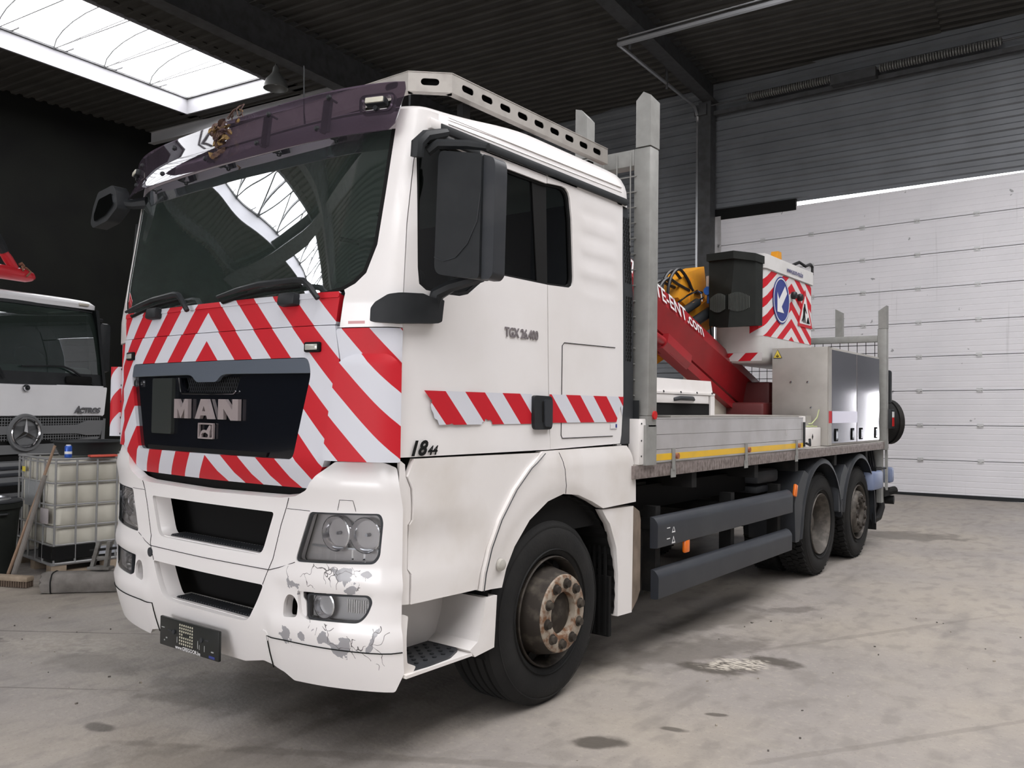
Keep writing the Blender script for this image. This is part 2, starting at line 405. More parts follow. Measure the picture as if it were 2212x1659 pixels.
struct(B().b2((-12, YF-22, -.3), (22, YF-.3, -.02)).obj('floor', bpy.data.materials['yard_concrete'], ang=0))
g_ = empty('added_gate', (GX0, YF, 0)); struct(g_)  # frame of the unseen gate added for frontal light
b = B(); b.b2((-.12, -.25, 0), (0, .05, GZ+.12)); b.b2((GX1-GX0, -.25, 0), (GX1-GX0+.12, .05, GZ+.12)); b.b2((-.12, -.25, GZ), (GX1-GX0+.12, .05, GZ+.12)); b.obj('door_frame', STEEL, g_, 0)
# left wall sheet seams
# ceiling deck around two skylight strips, in the roof's own axes
RA = radians(6.1); EX, EY = Vector((cos(RA), sin(RA), 0)), Vector((-sin(RA), cos(RA), 0)); P0 = Vector((-16.29, 9.67, ZC))
def rp(u, v, z=0): return P0+EX*u+EY*v+Vector((0, 0, z))
SKW, SKL = 3.62, 33.5
S2A, S2B, S2V0, S2V1 = 17.4, 24.2, -26., .4
def deck(name, u0, u1, v0, v1):
    struct(B().box(rp((u0+u1)/2, (v0+v1)/2, .035), (u1-u0, v1-v0, .05), Matrix((EX, EY, Vector((0, 0, 1)))).transposed()).obj(name, DECK, ang=0))
    return struct(cor(name, rp(u0, v0), u1-u0, v1-v0, EX, EY, (0, 0, -1), .29, .05, DECK))
deck('ceiling', -5, 0, -36, 12); deck('ceiling', 0, SKW, 0, 12); deck('ceiling', SKW, S2A, -36, 12); deck('ceiling', S2A, S2B, S2V1, 12); deck('ceiling', S2B, 34, -36, 12)
deck('ceiling', 0, SKW, -36, -SKL); deck('ceiling', S2A, S2B, -36, S2V0)
CURB = M('white_curb', (.24, .24, .255), .6)
def skylight(name, u0, u1, v0, v1, rad):
    root = empty(name, rp(u0, v0)); struct(root); inv = Matrix.Translation(rp(u0, v0)).inverted()
    m = M(name+'_sheet', (.8, .8, .8), .6, emit=((1, .985, 1.0), rad))
    b = B(inv); n = 10; L = v1-v0; W = u1-u0; vs = []; fs = []
    for i in range(n+1):
        a = pi*i/n; u = (u0+u1)/2-cos(a)*(W/2-.04); z = .34+sin(a)*.55
        vs += [rp(u, v0+.03, z), rp(u, v1-.03, z)]
    for i in range(n): fs.append((2*i, 2*i+2, 2*i+3, 2*i+1))
    b.poly(vs, fs); b.obj('skylight_sheet', m, root, 60, recalc=False)
    for e in (v0+.02, v1-.02):
        b = B(inv); V = [rp(u0+.02, e, .3)]+[rp((u0+u1)/2-cos(pi*i/n)*(W/2-.04), e, .34+sin(pi*i/n)*.55) for i in range(n+1)]+[rp(u1-.02, e, .3)]
        b.poly(V, [tuple(range(len(V)))]); b.obj('skylight_end', m, root, 0, recalc=False)
    R3 = Matrix((EX, EY, Vector((0, 0, 1)))).transposed()
    for (uc, vc, du, dv) in ((u0, (v0+v1)/2, .06, L+.1), (u1, (v0+v1)/2, .06, L+.1), ((u0+u1)/2, v0, W, .06), ((u0+u1)/2, v1, W, .06)):
        cb_ = B(inv).box(rp(uc, vc, .14), (du, dv, .44), R3).obj('skylight_curb', CURB, root, 0)
        sx_, sy_ = (1 if uc > (u0+u1)/2+.1 else -1 if uc < (u0+u1)/2-.1 else 0), (1 if vc > (v0+v1)/2+.1 else -1 if vc < (v0+v1)/2-.1 else 0)
        B(inv).box(rp(uc+.16*sx_, vc+.16*sy_, -.02), (du+(.3 if sx_ else .64), dv+(.3 if sy_ else .64), .02), R3).obj('curb_flashing', DECK, cb_, 0)
        B(inv).box(rp(uc-.05*sx_, vc-.05*sy_, .33), (du+(.0 if sx_ else -.1), dv+(.0 if sy_ else -.1), .045), R3).obj('glazing_bar', STEEL, cb_, 0)
    k = 0; v = v0+.6
    while v < v1:
        b = B(inv); b.tube([rp((u0+u1)/2-cos(pi*i/n)*(W/2-.08), v, .33+sin(pi*i/n)*.53) for i in range(n+1)], .016 if v > v1-9 else .055, 5); b.obj('skylight_rib', STEEL, root, 40)
        b = B(inv); b.tube([rp(u0+.05, v, .3), rp(u1-.05, v, .3)], .012 if v > v1-9 else .03, 5); b.tube([rp(u0+.05, v, .3), rp((u0+u1)/2, v+.6, .82), rp(u1-.05, v+1.2, .3)], .010 if v > v1-9 else .04, 5); b.obj('skylight_tie', STEEL, root, 40)
        for side in (u0+.05, u1-.05): B(inv).box(rp(side+(.14 if side < (u0+u1)/2 else -.14), v+.3, .36), (.30, .03, .03), R3).obj('skylight_clip', STEEL, root, 0)
        v += 1.22
    return root
skylight('window_1', 0, SKW, -SKL, 0, SKY1)
skylight('window_2', S2A, S2B, S2V0, S2V1, SKY2)
R3 = Matrix((EX, EY, Vector((0, 0, 1)))).transposed()
# paler edge beam at the strip's end, main girders, columns, door rails
def ibeam(name, a, b, h, wd, mat=STEEL):
    a, b = Vector(a), Vector(b); d = (b-a).normalized(); s = d.cross(Vector((0, 0, 1))).normalized(); bb = B()
    R = Matrix((s, d, s.cross(d))).transposed(); c = (a+b)/2; L = (b-a).length; z = R @ Vector((0, 0, 1))
    bb.box(c, (wd, L, .02), R); bb.box(c+z*(h-.02), (wd, L, .02), R); bb.box(c+z*h/2, (.016, L, h), R)
    return struct(bb.obj(name, mat, ang=0))
ibeam('trim_1', rp(-4, .55, -.36), rp(6.1, .55, -.36), .34, .18, M('end_beam', (.36, .36, .37), .5))
ibeam('trim_2', rp(6.2, -34, -.85), rp(6.2, 7.2, -.85), .84, .32)
ibeam('trim_3', (-3.55, 8.4, 8.83), (-4.30, 15.85, 8.83), .5, .30)
ibeam('trim_4', (-2.6, -2, 8.83), (-3.55, 8.4, 8.83), .5, .30)
ibeam('trim_5', rp(-3.0, -27, -.3), rp(-3.0, 7, -.3), .3, .2)
for i, vv in enumerate((-8.4, -20.9)): ibeam('trim_%d' % (6+i), rp(-4, vv, -.42), rp(28, vv, -.42), .42, .30 if i == 0 else .85)
b = B(); b.b2((-4.52, 15.55, 0), (-4.22, 15.83, 8.83)); struct(b.obj('trim_8', STEEL, ang=0))
b = B(); b.b2((-4.60, 15.60, 0), (-4.55, 15.70, 8.3)); struct(b.obj('trim_9', M('rail_zinc', (.55, .56, .58), .28, .8), ang=0))
ZINC = bpy.data.materials['rail_zinc']
b = B(); pts = [(-4.575, 15.65, 8.2)]+[(-4.575+.35*(1-cos(a))*.3, 15.65-.45*(1-cos(a)), 8.2+.45*sin(a)) for a in (pi/8*i for i in range(1, 5))]+[(-4.2, 11.3, 8.62)]
b.tube(pts, .035, 6); b.tube([(-4.2, 11.3, 8.62), (-.55, 11.42, 8.62), (3.2, 11.5, 8.62)], .05, 6); b.tube([(-4.2, 11.3, 8.72), (3.2, 11.5, 8.72)], .02, 6); struct(b.obj('trim_10', ZINC))
b = B(); b.tube([(-4.0, 11.4, 8.5), (-4.0, 11.4, 9.3)], .03, 5); b.tube([(-4.35, 13.6, 8.5), (-4.35, 13.6, 9.3)], .03, 5); struct(b.obj('trim_11', STEEL))
# torsion spring shaft over the door
b = B(); b.tube([(-4.3, 15.6, 8.72), (4.5, 15.6, 8.72)], .018, 6)
b.b2((-4.6, 15.48, 8.5), (-4.3, 15.7, 8.75)); b.b2((-1.5, 15.5, 8.55), (-.6, 15.8, 8.75)); b.b2((-4.3, 15.72, 8.52), (4.5, 15.82, 8.62))
struct(b.obj('trim_12', STEEL, ang=0))
for x0, x1 in ((-3.35, -1.45), (-.55, 1.65)):
    b = B(); n = int((x1-x0)/.05)
    for i in range(n):
        xa = x0+(x1-x0)*i/n; b.lathe([(.055, 0), (.085, .012), (.085, .03), (.055, .044)], (xa, 15.6, 8.72), (1, 0, 0), 10)
    o = b.obj('trim_13', M('spring_steel', (.22, .22, .21), .5, .6)); struct(o)
# sectional door: nine panels, hinges, seal
dm = M('door_panel', (.78, .765, .79), .45, noise_=(1.2, (.73, .72, .745), .4, .7))
def door_marks():
    nt = dm.node_tree; p = nt.nodes['Principled BSDF']; src = p.inputs['Base Color'].links[0].from_socket; tc = nod(nt, 'ShaderNodeTexCoord')
    ge = nod(nt, 'ShaderNodeNewGeometry'); mp = nod(nt, 'ShaderNodeMapping'); mp.inputs['Scale'].default_value = (9, 1, .35); nt.links.new(ge.outputs['Position'], mp.inputs[0])
    n = nod(nt, 'ShaderNodeTexNoise'); n.inputs['Scale'].default_value = 1.6; n.inputs['Detail'].default_value = 8; nt.links.new(mp.outputs[0], n.inputs['Vector'])
    r = nod(nt, 'ShaderNodeMapRange'); r.inputs[1].default_value = .66; r.inputs[2].default_value = .76; nt.links.new(n.outputs['Fac'], r.inputs[0])
    n2 = nod(nt, 'ShaderNodeTexNoise'); n2.inputs['Scale'].default_value = 5; n2.inputs['Detail'].default_value = 3; nt.links.new(ge.outputs['Position'], n2.inputs['Vector'])
    r2 = nod(nt, 'ShaderNodeMapRange'); r2.inputs[1].default_value = .735; r2.inputs[2].default_value = .76; nt.links.new(n2.outputs['Fac'], r2.inputs[0])
    c = MIXC(nt, MA(nt, 'MULTIPLY', r.outputs[0], .35), src, (.42, .41, .42)); c = MIXC(nt, MA(nt, 'MULTIPLY', r2.outputs[0], .7), c, (.16, .16, .16))
    nt.links.new(c, p.inputs['Base Color'])
door_marks()
d1 = empty('door_1', ((DL+DR)/2, YR, 0)); d1.rotation_euler = (0, .0128*-1, 0); struct(d1)
PH = DTOP/9; W2 = (DR-DL)/2; pm = None
vs = []; fs = []; prof = [(0, .012)]
for k in range(6):
    z = PH*(k+.5)/6; 
    prof += [(z-.012, .0), (z, .004), (z+.012, .0)]
prof += [(PH-.009, 0), (PH-.006, .022)]; prof = [(.004, .022), (.007, 0)]+prof[1:]
for z, d in prof: vs += [(-W2, d, z), (W2, d, z)]
for i in range(len(prof)-1): fs.append((2*i, 2*i+1, 2*i+3, 2*i+2))
b = B(); b.poly(vs, fs); b.b2((-W2, .022, .004), (W2, .05, PH-.004)); pm = b.obj('door_panel', dm, d1, 0, recalc=False); pm.location = (0, 0, .02)
for k in range(1, 9): dup(pm, d1, (0, 0, .02+PH*k))
hp = B(); hp.b2((-.055, -.012, -.045), (.055, .004, .045)); hp.b2((-.02, -.03, -.03), (.02, -.01, .03)); hp.cyl((-.05, -.02, 0), (.05, -.02, 0), .014, n=8)
hinge = None; HM = M('hinge_zinc', (.62, .62, .62), .4, .5)
for k in range(1, 9):
    for x in (-2.10, -1.02, .04, 1.10, 2.17, 3.2, -3.15):
        if abs(x) > W2-.05: continue
        if hinge is None: hinge = hp.obj('door_hinge', HM, d1, 0); hinge.location = (x, 0, .02+PH*k)
        else: dup(hinge, d1, (x, 0, .02+PH*k))
B().b2((-W2, -.02, -.03), (W2, .04, .045)).obj('door_seal', DARK, d1, 0)
B().b2((-W2, .045, .0), (W2, .06, DTOP)).obj('seam_backing', BLACK, d1, 0)  # black sheet added behind the panels so the seams read dark
B().b2((-W2-.02, -.03, 0), (-W2+.14, -.012, DTOP+.02)).obj('door_edge_trim', ALU, d1, 0)
# ------------------------------------------------------------------ cab surface S(s,z): s runs round the plan from the nose centre, z is height
PLN = [(-.25, .022), (0, .018), (.25, .022), (.5, .030), (.7, .042), (.82, .055), (.92, .074), (1.0, .096), (1.1, .132), (1.17, .170), (1.208, .215), (1.222, .28), (1.225, .42), (1.225, .52)]
DP = []
for i in range(1, len(PLN)-2):
    for k in range(10):
        t = k/10; a, b_, c, d = (Vector(p) for p in PLN[i-1:i+3])
        DP.append(.5*((2*b_)+(-a+c)*t+(2*a-5*b_+4*c-d)*t*t+(-a+3*b_-3*c+d)*t**3))
DP.append(Vector((1.225, .42))); DP.append(Vector((1.225, 2.7)))
SL = [0.]
for p, q in zip(DP, DP[1:]): SL.append(SL[-1]+(q-p).length)
S0 = SL[-2]-.42
import bisect
def dyf(z):
    if z > 2.15: return .15*(z-2.15)
    if z < 1.3: return .02*min(1, (1.3-z)/.1)+(.05*(max(0, .65-z)/.22)**1.5)
    return 0
def S(s, z):
    a = abs(s); i = min(max(bisect.bisect_right(SL, a)-1, 0), len(SL)-2); t = (a-SL[i])/(SL[i+1]-SL[i])
    p = DP[i].lerp(DP[i+1], t)
    return Vector(((p.x if s >= 0 else -p.x), p.y+dyf(z)*(1-sm(1.1, 1.9, a)), z))
def SN(s, z):
    h = 2e-3; return (S(s+h, z)-S(s-h, z)).cross(S(s, z+h)-S(s, z-h)).normalized()
def sy(y, z):
    s = y+S0
    for _ in range(6): s = y+S0-dyf(z)*(1-sm(1.1, 1.9, s))
    return s
def side(pts): return [(sy(y, z), z) for y, z in pts]
def mirror(p): return [(-a, c) for a, c in p][::-1]
def panel(name, outer, holes=(), off=0., thick=.02, mat=None, parent=None, step=.05, rel=None, mir=False, both=False, ang=32):
    if mir: outer = mirror(outer); holes = [mirror(h) for h in holes]
    V, F = cdt(outer, holes, step)
    def fn(u, v, k): return S(u, v)+SN(u, v)*(off+k+(rel(abs(u), v) if rel else 0))
    return shell(name, V, F, fn, thick, mat, parent, ang, both)
def onS(off, u0=0, v0=0, sgn=1): return lambda x, y, z: S(u0+x*sgn, v0+y)+SN(u0+x*sgn, v0+y)*(off+z)
truck = tag(empty('truck', (0, 0, 0)), 'white flatbed truck with red and white chevron stripes on its cab front', 'truck')
T = truck
# dark inner shell of the cab
V, F = cdt([(-1.34, 1.2), (1.34, 1.2), (1.34, 2.15), (-1.34, 2.15)], [], .08)
inner = shell('cab_shell', V, F, lambda u, v, k: S(u, v)-SN(u, v)*(.07-k), 0, BLACK, T, 32)
b = B(); b.b2((-1.17, 2.10, .95), (1.17, 2.16, 3.0)); b.b2((-1.17, .35, .95), (1.17, 2.1, 1.5)); b.b2((-1.19, .3, 1.25), (-1.15, 2.1, 2.2)); b.b2((1.15, .3, 1.25), (1.19, 2.1, 2.2))
b.b2((-.62, .3, .5), (.62, 2.0, .95)); b.obj('cab_floor', BLACK, T, 0)
# ---- front chevron panel, corner panels
def rel_front(s, z): return .006-.05*max(0, (1.40-z)/.14)+.006*sm(2.13, 2.15, z)*0
ft = [(-.954, 2.18), (0, 2.176), (.954, 2.18), (.934, 2.034), (0, 2.034), (-.934, 2.034)]
panel('front_panel', rnd(ft, [0, 0, .02, .006, 0, .006]), [], .001, .05, STRIPE, T, .05)
fo = [(-.954, 2.18), (0, 2.176), (.954, 2.18), (.932, 2.02), (.962, 1.86), (.893, 1.408), (.781, 1.262), (0, 1.258), (-.781, 1.262), (-.893, 1.408), (-.962, 1.86), (-.932, 2.02)]
fo = [(-.934, 2.030), (0, 2.030), (.934, 2.030)]+fo[4:-1]
grille_poly = [(-.78, 1.885), (.78, 1.885), (.80, 1.81), (.69, 1.405), (-.69, 1.405), (-.80, 1.81)]
panel('front_panel', rnd(fo, [.004, 0, .004, .03, .03, .03, 0, .03, .03, .03]), [rnd(grille_poly, .035)], 0, .05, STRIPE, T, .04, rel_front)
panel('panel_lip', rnd([(-.953, 2.185), (.953, 2.185), (.949, 2.158), (-.949, 2.158)], .004), [], .006, .012, STRIPE, T, .05)
def rel_corner(s, z):
    sb = .90+.072*(z-1.41)/.45
    return .004
cpo = [(.937, 2.015), (1.262, 2.015), (1.254, 1.41), (.90, 1.41), (.968, 1.86)]
cn = panel('corner_panel', rnd(cpo, [.02, .005, .01, .03, .02]), [], 0, .05, STRIPE, T, .022, rel_corner)
flp = [(.960, 1.845), (1.01, 1.885), (1.06, 1.898), (1.205, 1.898), (1.236, 1.865), (1.250, 1.83), (1.250, 1.525), (1.250, 1.412), (.893, 1.412), (.925, 1.62)]
def rel_flap(s, z): return .012*sm(1.515, 1.50, z)*0-.014*sm(1.86, 1.895, z)
cfn = panel('corner_flap', rnd(flp, [.02, .02, .02, .02, .02, .01, .0, .01, .02, .05]), [], .034, .034, STRIPE, T, .022, rel_flap)
seam([(.91, 1.522), (1.248, 1.522)], .039, .0025, None, 'flap_crease', STRIPE, cfn) if False else None
panel('corner_panel', rnd(cpo, [.02, .005, .01, .03, .02]), [], -.01, .04, STRIPE, T, .04, None, True)
# flap of the far corner standing open, ribs behind it
fl = B(); A0, A1 = Vector((-1.275, .165, 0)), Vector((-1.205, .185, 0))
vs = []; uvs = []
for k in range(9):
    q = k/8; p = A0.lerp(A1, q)+Vector((-.012*sin(pi*q), -.012*sin(pi*q), 0))
    for z in (1.455, 1.885): vs.append(p+Vector((0, 0, z-.02*q*(1 if z < 1.6 else -1)*0)))
V = []; F = []
for k in range(9):
    V += [(-1.20+.12*k/8, 1.455), (-1.20+.12*k/8, 1.885)]
for k in range(8): F += [(2*k, 2*k+2, 2*k+1), (2*k+1, 2*k+2, 2*k+3)]
def flapfn(u, v, k):
    q = (u+1.20)/.12; p = A0.lerp(A1, q); n = Vector((-.25, -.97, 0))
    return p+n*(.02*sin(pi*q)+k)+Vector((0, 0, v))
cf = shell('corner_flap', V, F, flapfn, .012, STRIPE, T, 40, True)
b = B()
for k in range(5):
    z = 1.47+.1*k; b.box((-1.19, .225, z), (.05, .07, .012))
b.box((-1.20, .26, 1.67), (.05, .02, .43)); b.obj('flap_rib', DARK, cf, 0)
# led side lamps
def sframe(s, z, off=0):
    n = SN(s, z); h = 2e-3; x = (S(s+h, z)-S(s-h, z)).normalized(); y = n.cross(x)
    return S(s, z)+n*off, Matrix((x, y, n)).transposed()
for s in (.812, -.812):
    o, R = sframe(s, 1.932, .012); o2 = o+R @ Vector((0, 0, .008))
    l = B().box(o, (.096, .048, .022), R, .008).obj('led_lamp', BLACK, T)
    b = B().box(o2, (.074, .028, .012), R, .004); b.obj('led_lens', M('led_lens_clear', (.55, .55, .5), .15, .3), l)
# ---- grille panel, chrome bar, letters, badge
gp = panel('grille_panel', rnd(grille_poly, .03), [[(-.27, 1.80), (-.24, 1.722), (.235, 1.722), (.27, 1.80)]], -.012, .03, GLOSSB, T, .05)
panel('chrome_bar', rnd([(-.778, 1.882), (.778, 1.882), (.798, 1.812), (.17, 1.815), (.13, 1.808), (.09, 1.775), (-.09, 1.775), (-.13, 1.808), (-.17, 1.815), (-.798, 1.812)], [.02, .02, .01, .02, .03, .02, .02, .03, .02, .01]), [], .006, .02, M('smoked_chrome', (.16, .185, .225), .22, .35), gp, .04)
panel('vent_mesh', [(-.29, 1.82), (.29, 1.82), (.25, 1.71), (-.25, 1.71)], [], -.05, 0, BLACK, gp, .1)
b = B()
for i in range(26): b.tube([S(-.25+.02*i, 1.72)+SN(0, 1.7)*-.04, S(-.21+.02*i, 1.80)+SN(0, 1.7)*-.04], .002, 4)
for i in range(26): b.tube([S(-.25+.02*i, 1.80)+SN(0, 1.7)*-.04, S(-.21+.02*i, 1.72)+SN(0, 1.7)*-.04], .002, 4)
v_ = b.obj('vent_wire', GREYP, gp, 0); v_['kind'] = 'stuff'
b = B(); b.tube([S(a, z)+SN(a, z)*.0 for a, z in ((-.272, 1.80), (-.262, 1.76), (-.25, 1.725), (-.235, 1.716), (0, 1.714), (.23, 1.716), (.248, 1.728))], .004, 5); b.obj('vent_trim', CHROME, gp)
LETS = M('letter_silver', (.42, .36, .36), .25, .35)
def letters(polys):
    for po, ho in polys:
        panel('logo_letter', po, ho, .012, .02, LETS, gp, .06, both=False, ang=20)
h0, h1 = 1.584, 1.687
def L_(x0, pts): return [(x0+a, h0+c) for a, c in pts]
letters([(L_(-.292, [(0, 0), (.035, 0), (.035, .052), (.0675, 0), (.072, 0), (.105, .052), (.105, 0), (.14, 0), (.14, .103), (.105, .103), (.07, .055), (.035, .103), (0, .103)]), []),
         (L_(-.085, [(0, 0), (.045, 0), (.053, .018), (.105, .018), (.113, 0), (.16, 0), (.108, .103), (.052, .103)]), [L_(-.085, [(.066, .04), (.094, .04), (.08, .068)])]),
         (L_(.122, [(0, 0), (.045, 0), (.045, .055), (.105, -.004), (.165, -.004), (.165, .103), (.118, .103), (.118, .05), (.058, .103), (0, .103)]), [])])
bd = panel('badge_frame', rnd([(-.067, 1.481), (.069, 1.481), (.069, 1.563), (-.067, 1.563)], .006), [rnd([(-.058, 1.489), (.060, 1.489), (.060, 1.555), (-.058, 1.555)], .004)], .004, .012, LETS, gp, .05)
lion = [(-.052, 1.490), (-.032, 1.490), (-.03, 1.496), (-.036, 1.499), (-.026, 1.510), (.004, 1.514), (.024, 1.506), (.028, 1.497), (.022, 1.490), (.036, 1.490), (.041, 1.505), (.042, 1.520), (.048, 1.531), (.05, 1.542), (.043, 1.553), (.034, 1.549), (.022, 1.535), (.012, 1.525), (-.015, 1.528), (-.032, 1.522), (-.042, 1.51), (-.046, 1.498)]
panel('badge_lion', lion, [], .004, .01, LETS, gp, .06)
panel('black_cover', rnd([(-.538, 1.80), (-.325, 1.80), (-.326, 1.497), (-.538, 1.497)], .012), [], .008, .022, M('cover_black', (.03, .034, .032), .3), gp, .06)
b = B(); o, R = sframe(-.74, 1.775, .0)
b.lathe([(.02, 0), (.02, .012), (.012, .012), (.012, 0)], o, R.col[2], 14); b.box(o+R @ Vector((.012, 0, .01)), (.006, .04, .01), R); b.obj('lock_ring', SATIN, gp)
panel('intake_black', [(-.6, 1.43), (.5, 1.43), (.49, 1.408), (-.59, 1.408)], [], -.004, .012, BLACK, gp, .08)
# ---- bumper
def rel_bump(s, z):
    r = .012*sm(.915, .875, z)-.010*sm(.83, .80, z)*sm(.55, .62, s)+.016*sm(.68, .63, z)*sm(.5, .6, s)
    return r-.02*sm(1.24, 1.20, z)*sm(.66, .60, s)*0-.03*sm(1.30, 1.41, z)
half = [(0, 1.212), (.60, 1.222), (.70, 1.235), (.775, 1.268), (.835, 1.34), (.93, 1.405), (1.18, 1.408), (1.252, 1.385), (1.262, 1.2), (1.262, .60), (1.25, .47), (1.20, .385), (.94, .375), (.64, .36), (.585, .40), (.44, .42), (.28, .385), (0, .385)]
bo = half+[(-a, c) for a, c in half[::-1]][1:-1]
bo = bo[::-1]
hl = rnd([(.790, 1.168), (1.165, 1.180), (1.178, 1.145), (1.165, .985), (1.138, .952), (.700, .928)], [.02, .03, .02, .02, .03, .03])
fog = rnd([(.72, .795), (1.12, .815), (1.137, .785), (1.112, .722), (1.07, .683), (.785, .672), (.74, .69)], [.01, .02, .02, .03, .03, .01, .01])
hole = rnd([(.655, .772), (.695, .772), (.728, .735), (.72, .672), (.628, .662), (.632, .73)], .02)
upin = rnd([(-.548, 1.147), (.548, 1.147), (.462, .931), (-.462, .931)], [.02, .02, .05, .05])
loin = rnd([(-.495, .795), (.495, .795), (.445, .70), (.385, .615), (.33, .602), (-.33, .602), (-.385, .615), (-.445, .70)], [.02, .02, .05, .05, .03, .03, .05, .05])
def bump_mat():
    m = M('bumper_paint', (.80, .775, .765), .3, coat=.3); nt = m.node_tree; p = nt.nodes['Principled BSDF']
    uv = nod(nt, 'ShaderNodeUVMap'); sp = nod(nt, 'ShaderNodeSeparateXYZ'); nt.links.new(uv.outputs[0], sp.inputs[0])
    def nz(sc, det): 
        n = nod(nt, 'ShaderNodeTexNoise'); n.inputs['Scale'].default_value = sc; n.inputs['Detail'].default_value = det; nt.links.new(uv.outputs[0], n.inputs['Vector']); return n.outputs['Fac']
    n1 = nz(16, 6); n2 = nz(70, 3)
    def blob(s, z, rs, rz, rot=0):
        dx = MA(nt, 'SUBTRACT', sp.outputs[0], s); dz = MA(nt, 'SUBTRACT', sp.outputs[1], z)
        a = MA(nt, 'ADD', MA(nt, 'MULTIPLY', dx, cos(rot)), MA(nt, 'MULTIPLY', dz, sin(rot))); c = MA(nt, 'SUBTRACT', MA(nt, 'MULTIPLY', dz, cos(rot)), MA(nt, 'MULTIPLY', dx, sin(rot)))
        return MA(nt, 'SQRT', MA(nt, 'ADD', MA(nt, 'POWER', MA(nt, 'DIVIDE', a, rs), 2), MA(nt, 'POWER', MA(nt, 'DIVIDE', c, rz), 2)))
    mask = None
    for args in ((.71, .83, .035, .035), (.99, .895, .055, .028, -.4), (1.02, .83, .035, .022), (.66, .575, .035, .04), (.93, .585, .09, .028, -.5), (.995, .585, .035, .045, .4), (1.13, .60, .012, .075, -.5), (.76, .59, .02, .02), (1.1, .905, .03, .012), (1.0, .86, .012, .05)):
        d = MA(nt, 'ADD', blob(*args), MA(nt, 'MULTIPLY', MA(nt, 'SUBTRACT', n1, .5), 4.2)); d = MA(nt, 'LESS_THAN', d, .85)
        mask = d if mask is None else MA(nt, 'MAXIMUM', mask, d)
    # hairline cracks
    vo = nod(nt, 'ShaderNodeTexVoronoi', feature='DISTANCE_TO_EDGE'); vo.inputs['Scale'].default_value = 9
    mp = nod(nt, 'ShaderNodeMixRGB', blend_type='ADD'); mp.inputs[0].default_value = .16
    nn = nod(nt, 'ShaderNodeTexNoise'); nn.inputs['Scale'].default_value = 11; nt.links.new(uv.outputs[0], nn.inputs['Vector'])
    nt.links.new(uv.outputs[0], mp.inputs[1]); nt.links.new(nn.outputs['Color'], mp.inputs[2]); nt.links.new(mp.outputs[0], vo.inputs['Vector'])
    cr = MA(nt, 'LESS_THAN', vo.outputs['Distance'], .014)
    reg = None
    for args in ((.90, .88, .25, .06), (.98, .60, .26, .05, -.3), (1.17, .60, .06, .10)):
        d = MA(nt, 'ADD', blob(*args), MA(nt, 'MULTIPLY', MA(nt, 'SUBTRACT', n1, .5), 2.2)); d = MA(nt, 'LESS_THAN', d, .8)
        reg = d if reg is None else MA(nt, 'MAXIMUM', reg, d)
    cr = MA(nt, 'MULTIPLY', cr, reg)
    c = MIXC(nt, mask, (.80, .775, .765), (.33, .325, .34)); c = MIXC(nt, cr, c, (.13, .12, .12)); nt.links.new(c, p.inputs['Base Color'])
    return m
BUMP = bump_mat()
holes = [hl, mirror(hl), fog, mirror(fog), hole, mirror(hole), upin, loin]
bp = panel('bumper', rnd(bo, .012), holes, .008, .055, BUMP, T, .032, rel_bump, ang=38)
V, F = cdt([(-1.25, .46), (1.25, .46), (1.25, 1.36), (-1.25, 1.36)], [], .08)
shell('bumper_backing', V, F, lambda u, v, k: S(u, v)-SN(u, v)*(.19-k), 0, BLACK, bp, 32)
# steps inside the intakes, radiator
for zz, ww in ((.935, .40), (.606, .33)):
    b = B(); b.b2((-ww-.06, .055, zz-.02), (ww+.06, .20, zz)); b.obj('intake_floor', WHITE, bp, 0)
    b = B(); b.b2((-ww, .075, zz), (ww, .165, zz+.005)); st = b.obj('step_tread', DARK, bp, 0)
    b = B()
    for i in range(int(ww*2/.022)): b.box((-ww+.011+.022*i, .12, zz+.007), (.012, .085, .006))
    k = b.obj('tread_grip', GREYP, bp, 0); k['kind'] = 'stuff'
for po in (upin, loin):      # white returns of the intake mouths
    V = []; F = []; n = len(po)
    b = B()
    vs = []
    for a, c in po:
        vs.append(S(a, c)+SN(a, c)*-.01)
        q = Vector((a*.93, .13, lerp(c, 1.04 if c > .85 else .70, .04))); vs.append(q)
    b.poly(vs, [(2*i, 2*((i+1) % n), 2*((i+1) % n)+1, 2*i+1) for i in range(n)])
    b.obj('intake_frame', WHITE, bp, 40)
# thin panel seams of the bumper
def seam(pts, off=.0135, r=.0018, rel=rel_bump, name='panel_gap', mat=BLACK, parent=bp, mir=False):
    pp = []
    for (a, c), (a2, c2) in zip(pts, pts[1:]):
        n = max(1, int(math.hypot(a2-a, c2-c)/.04)); pp += [(lerp(a, a2, i/n), lerp(c, c2, i/n)) for i in range(n)]
    pp.append(pts[-1])
    for sg in ((1, -1) if mir else (1,)):
        b = B(); b.tube([S(a*sg, c)+SN(a*sg, c)*(off-.005+(rel(a, c) if rel else 0)) for a, c in pp], r, 5); b.obj(name, mat, parent)
seam([(.655, 1.225), (.60, 1.09), (.535, .885), (.49, .797)], mir=True)
seam([(.70, .925), (.60, .89), (.535, .872), (0, .870)], mir=True)
seam([(.51, .40), (.515, .56), (1.255, .566)], .0165, .0028, mir=True)
seam([(.95, 1.185), (.965, 1.235), (1.035, 1.235), (1.045, 1.185)], r=.0013)
seam([(.64, 1.172), (.79, 1.172)], r=.0013, mir=True)
o, R = sframe(.495, .555, .014); B().cyl(o, o+R.col[2]*.012, .03, n=20).obj('tow_cap', WHITE, bp)
o, R = sframe(-.53, .835, .016); B().cyl(o, o+R.col[2]*.008, .026, n=16).obj('tow_cap', GREYP, bp)
for s in (.745, .755):
    pass
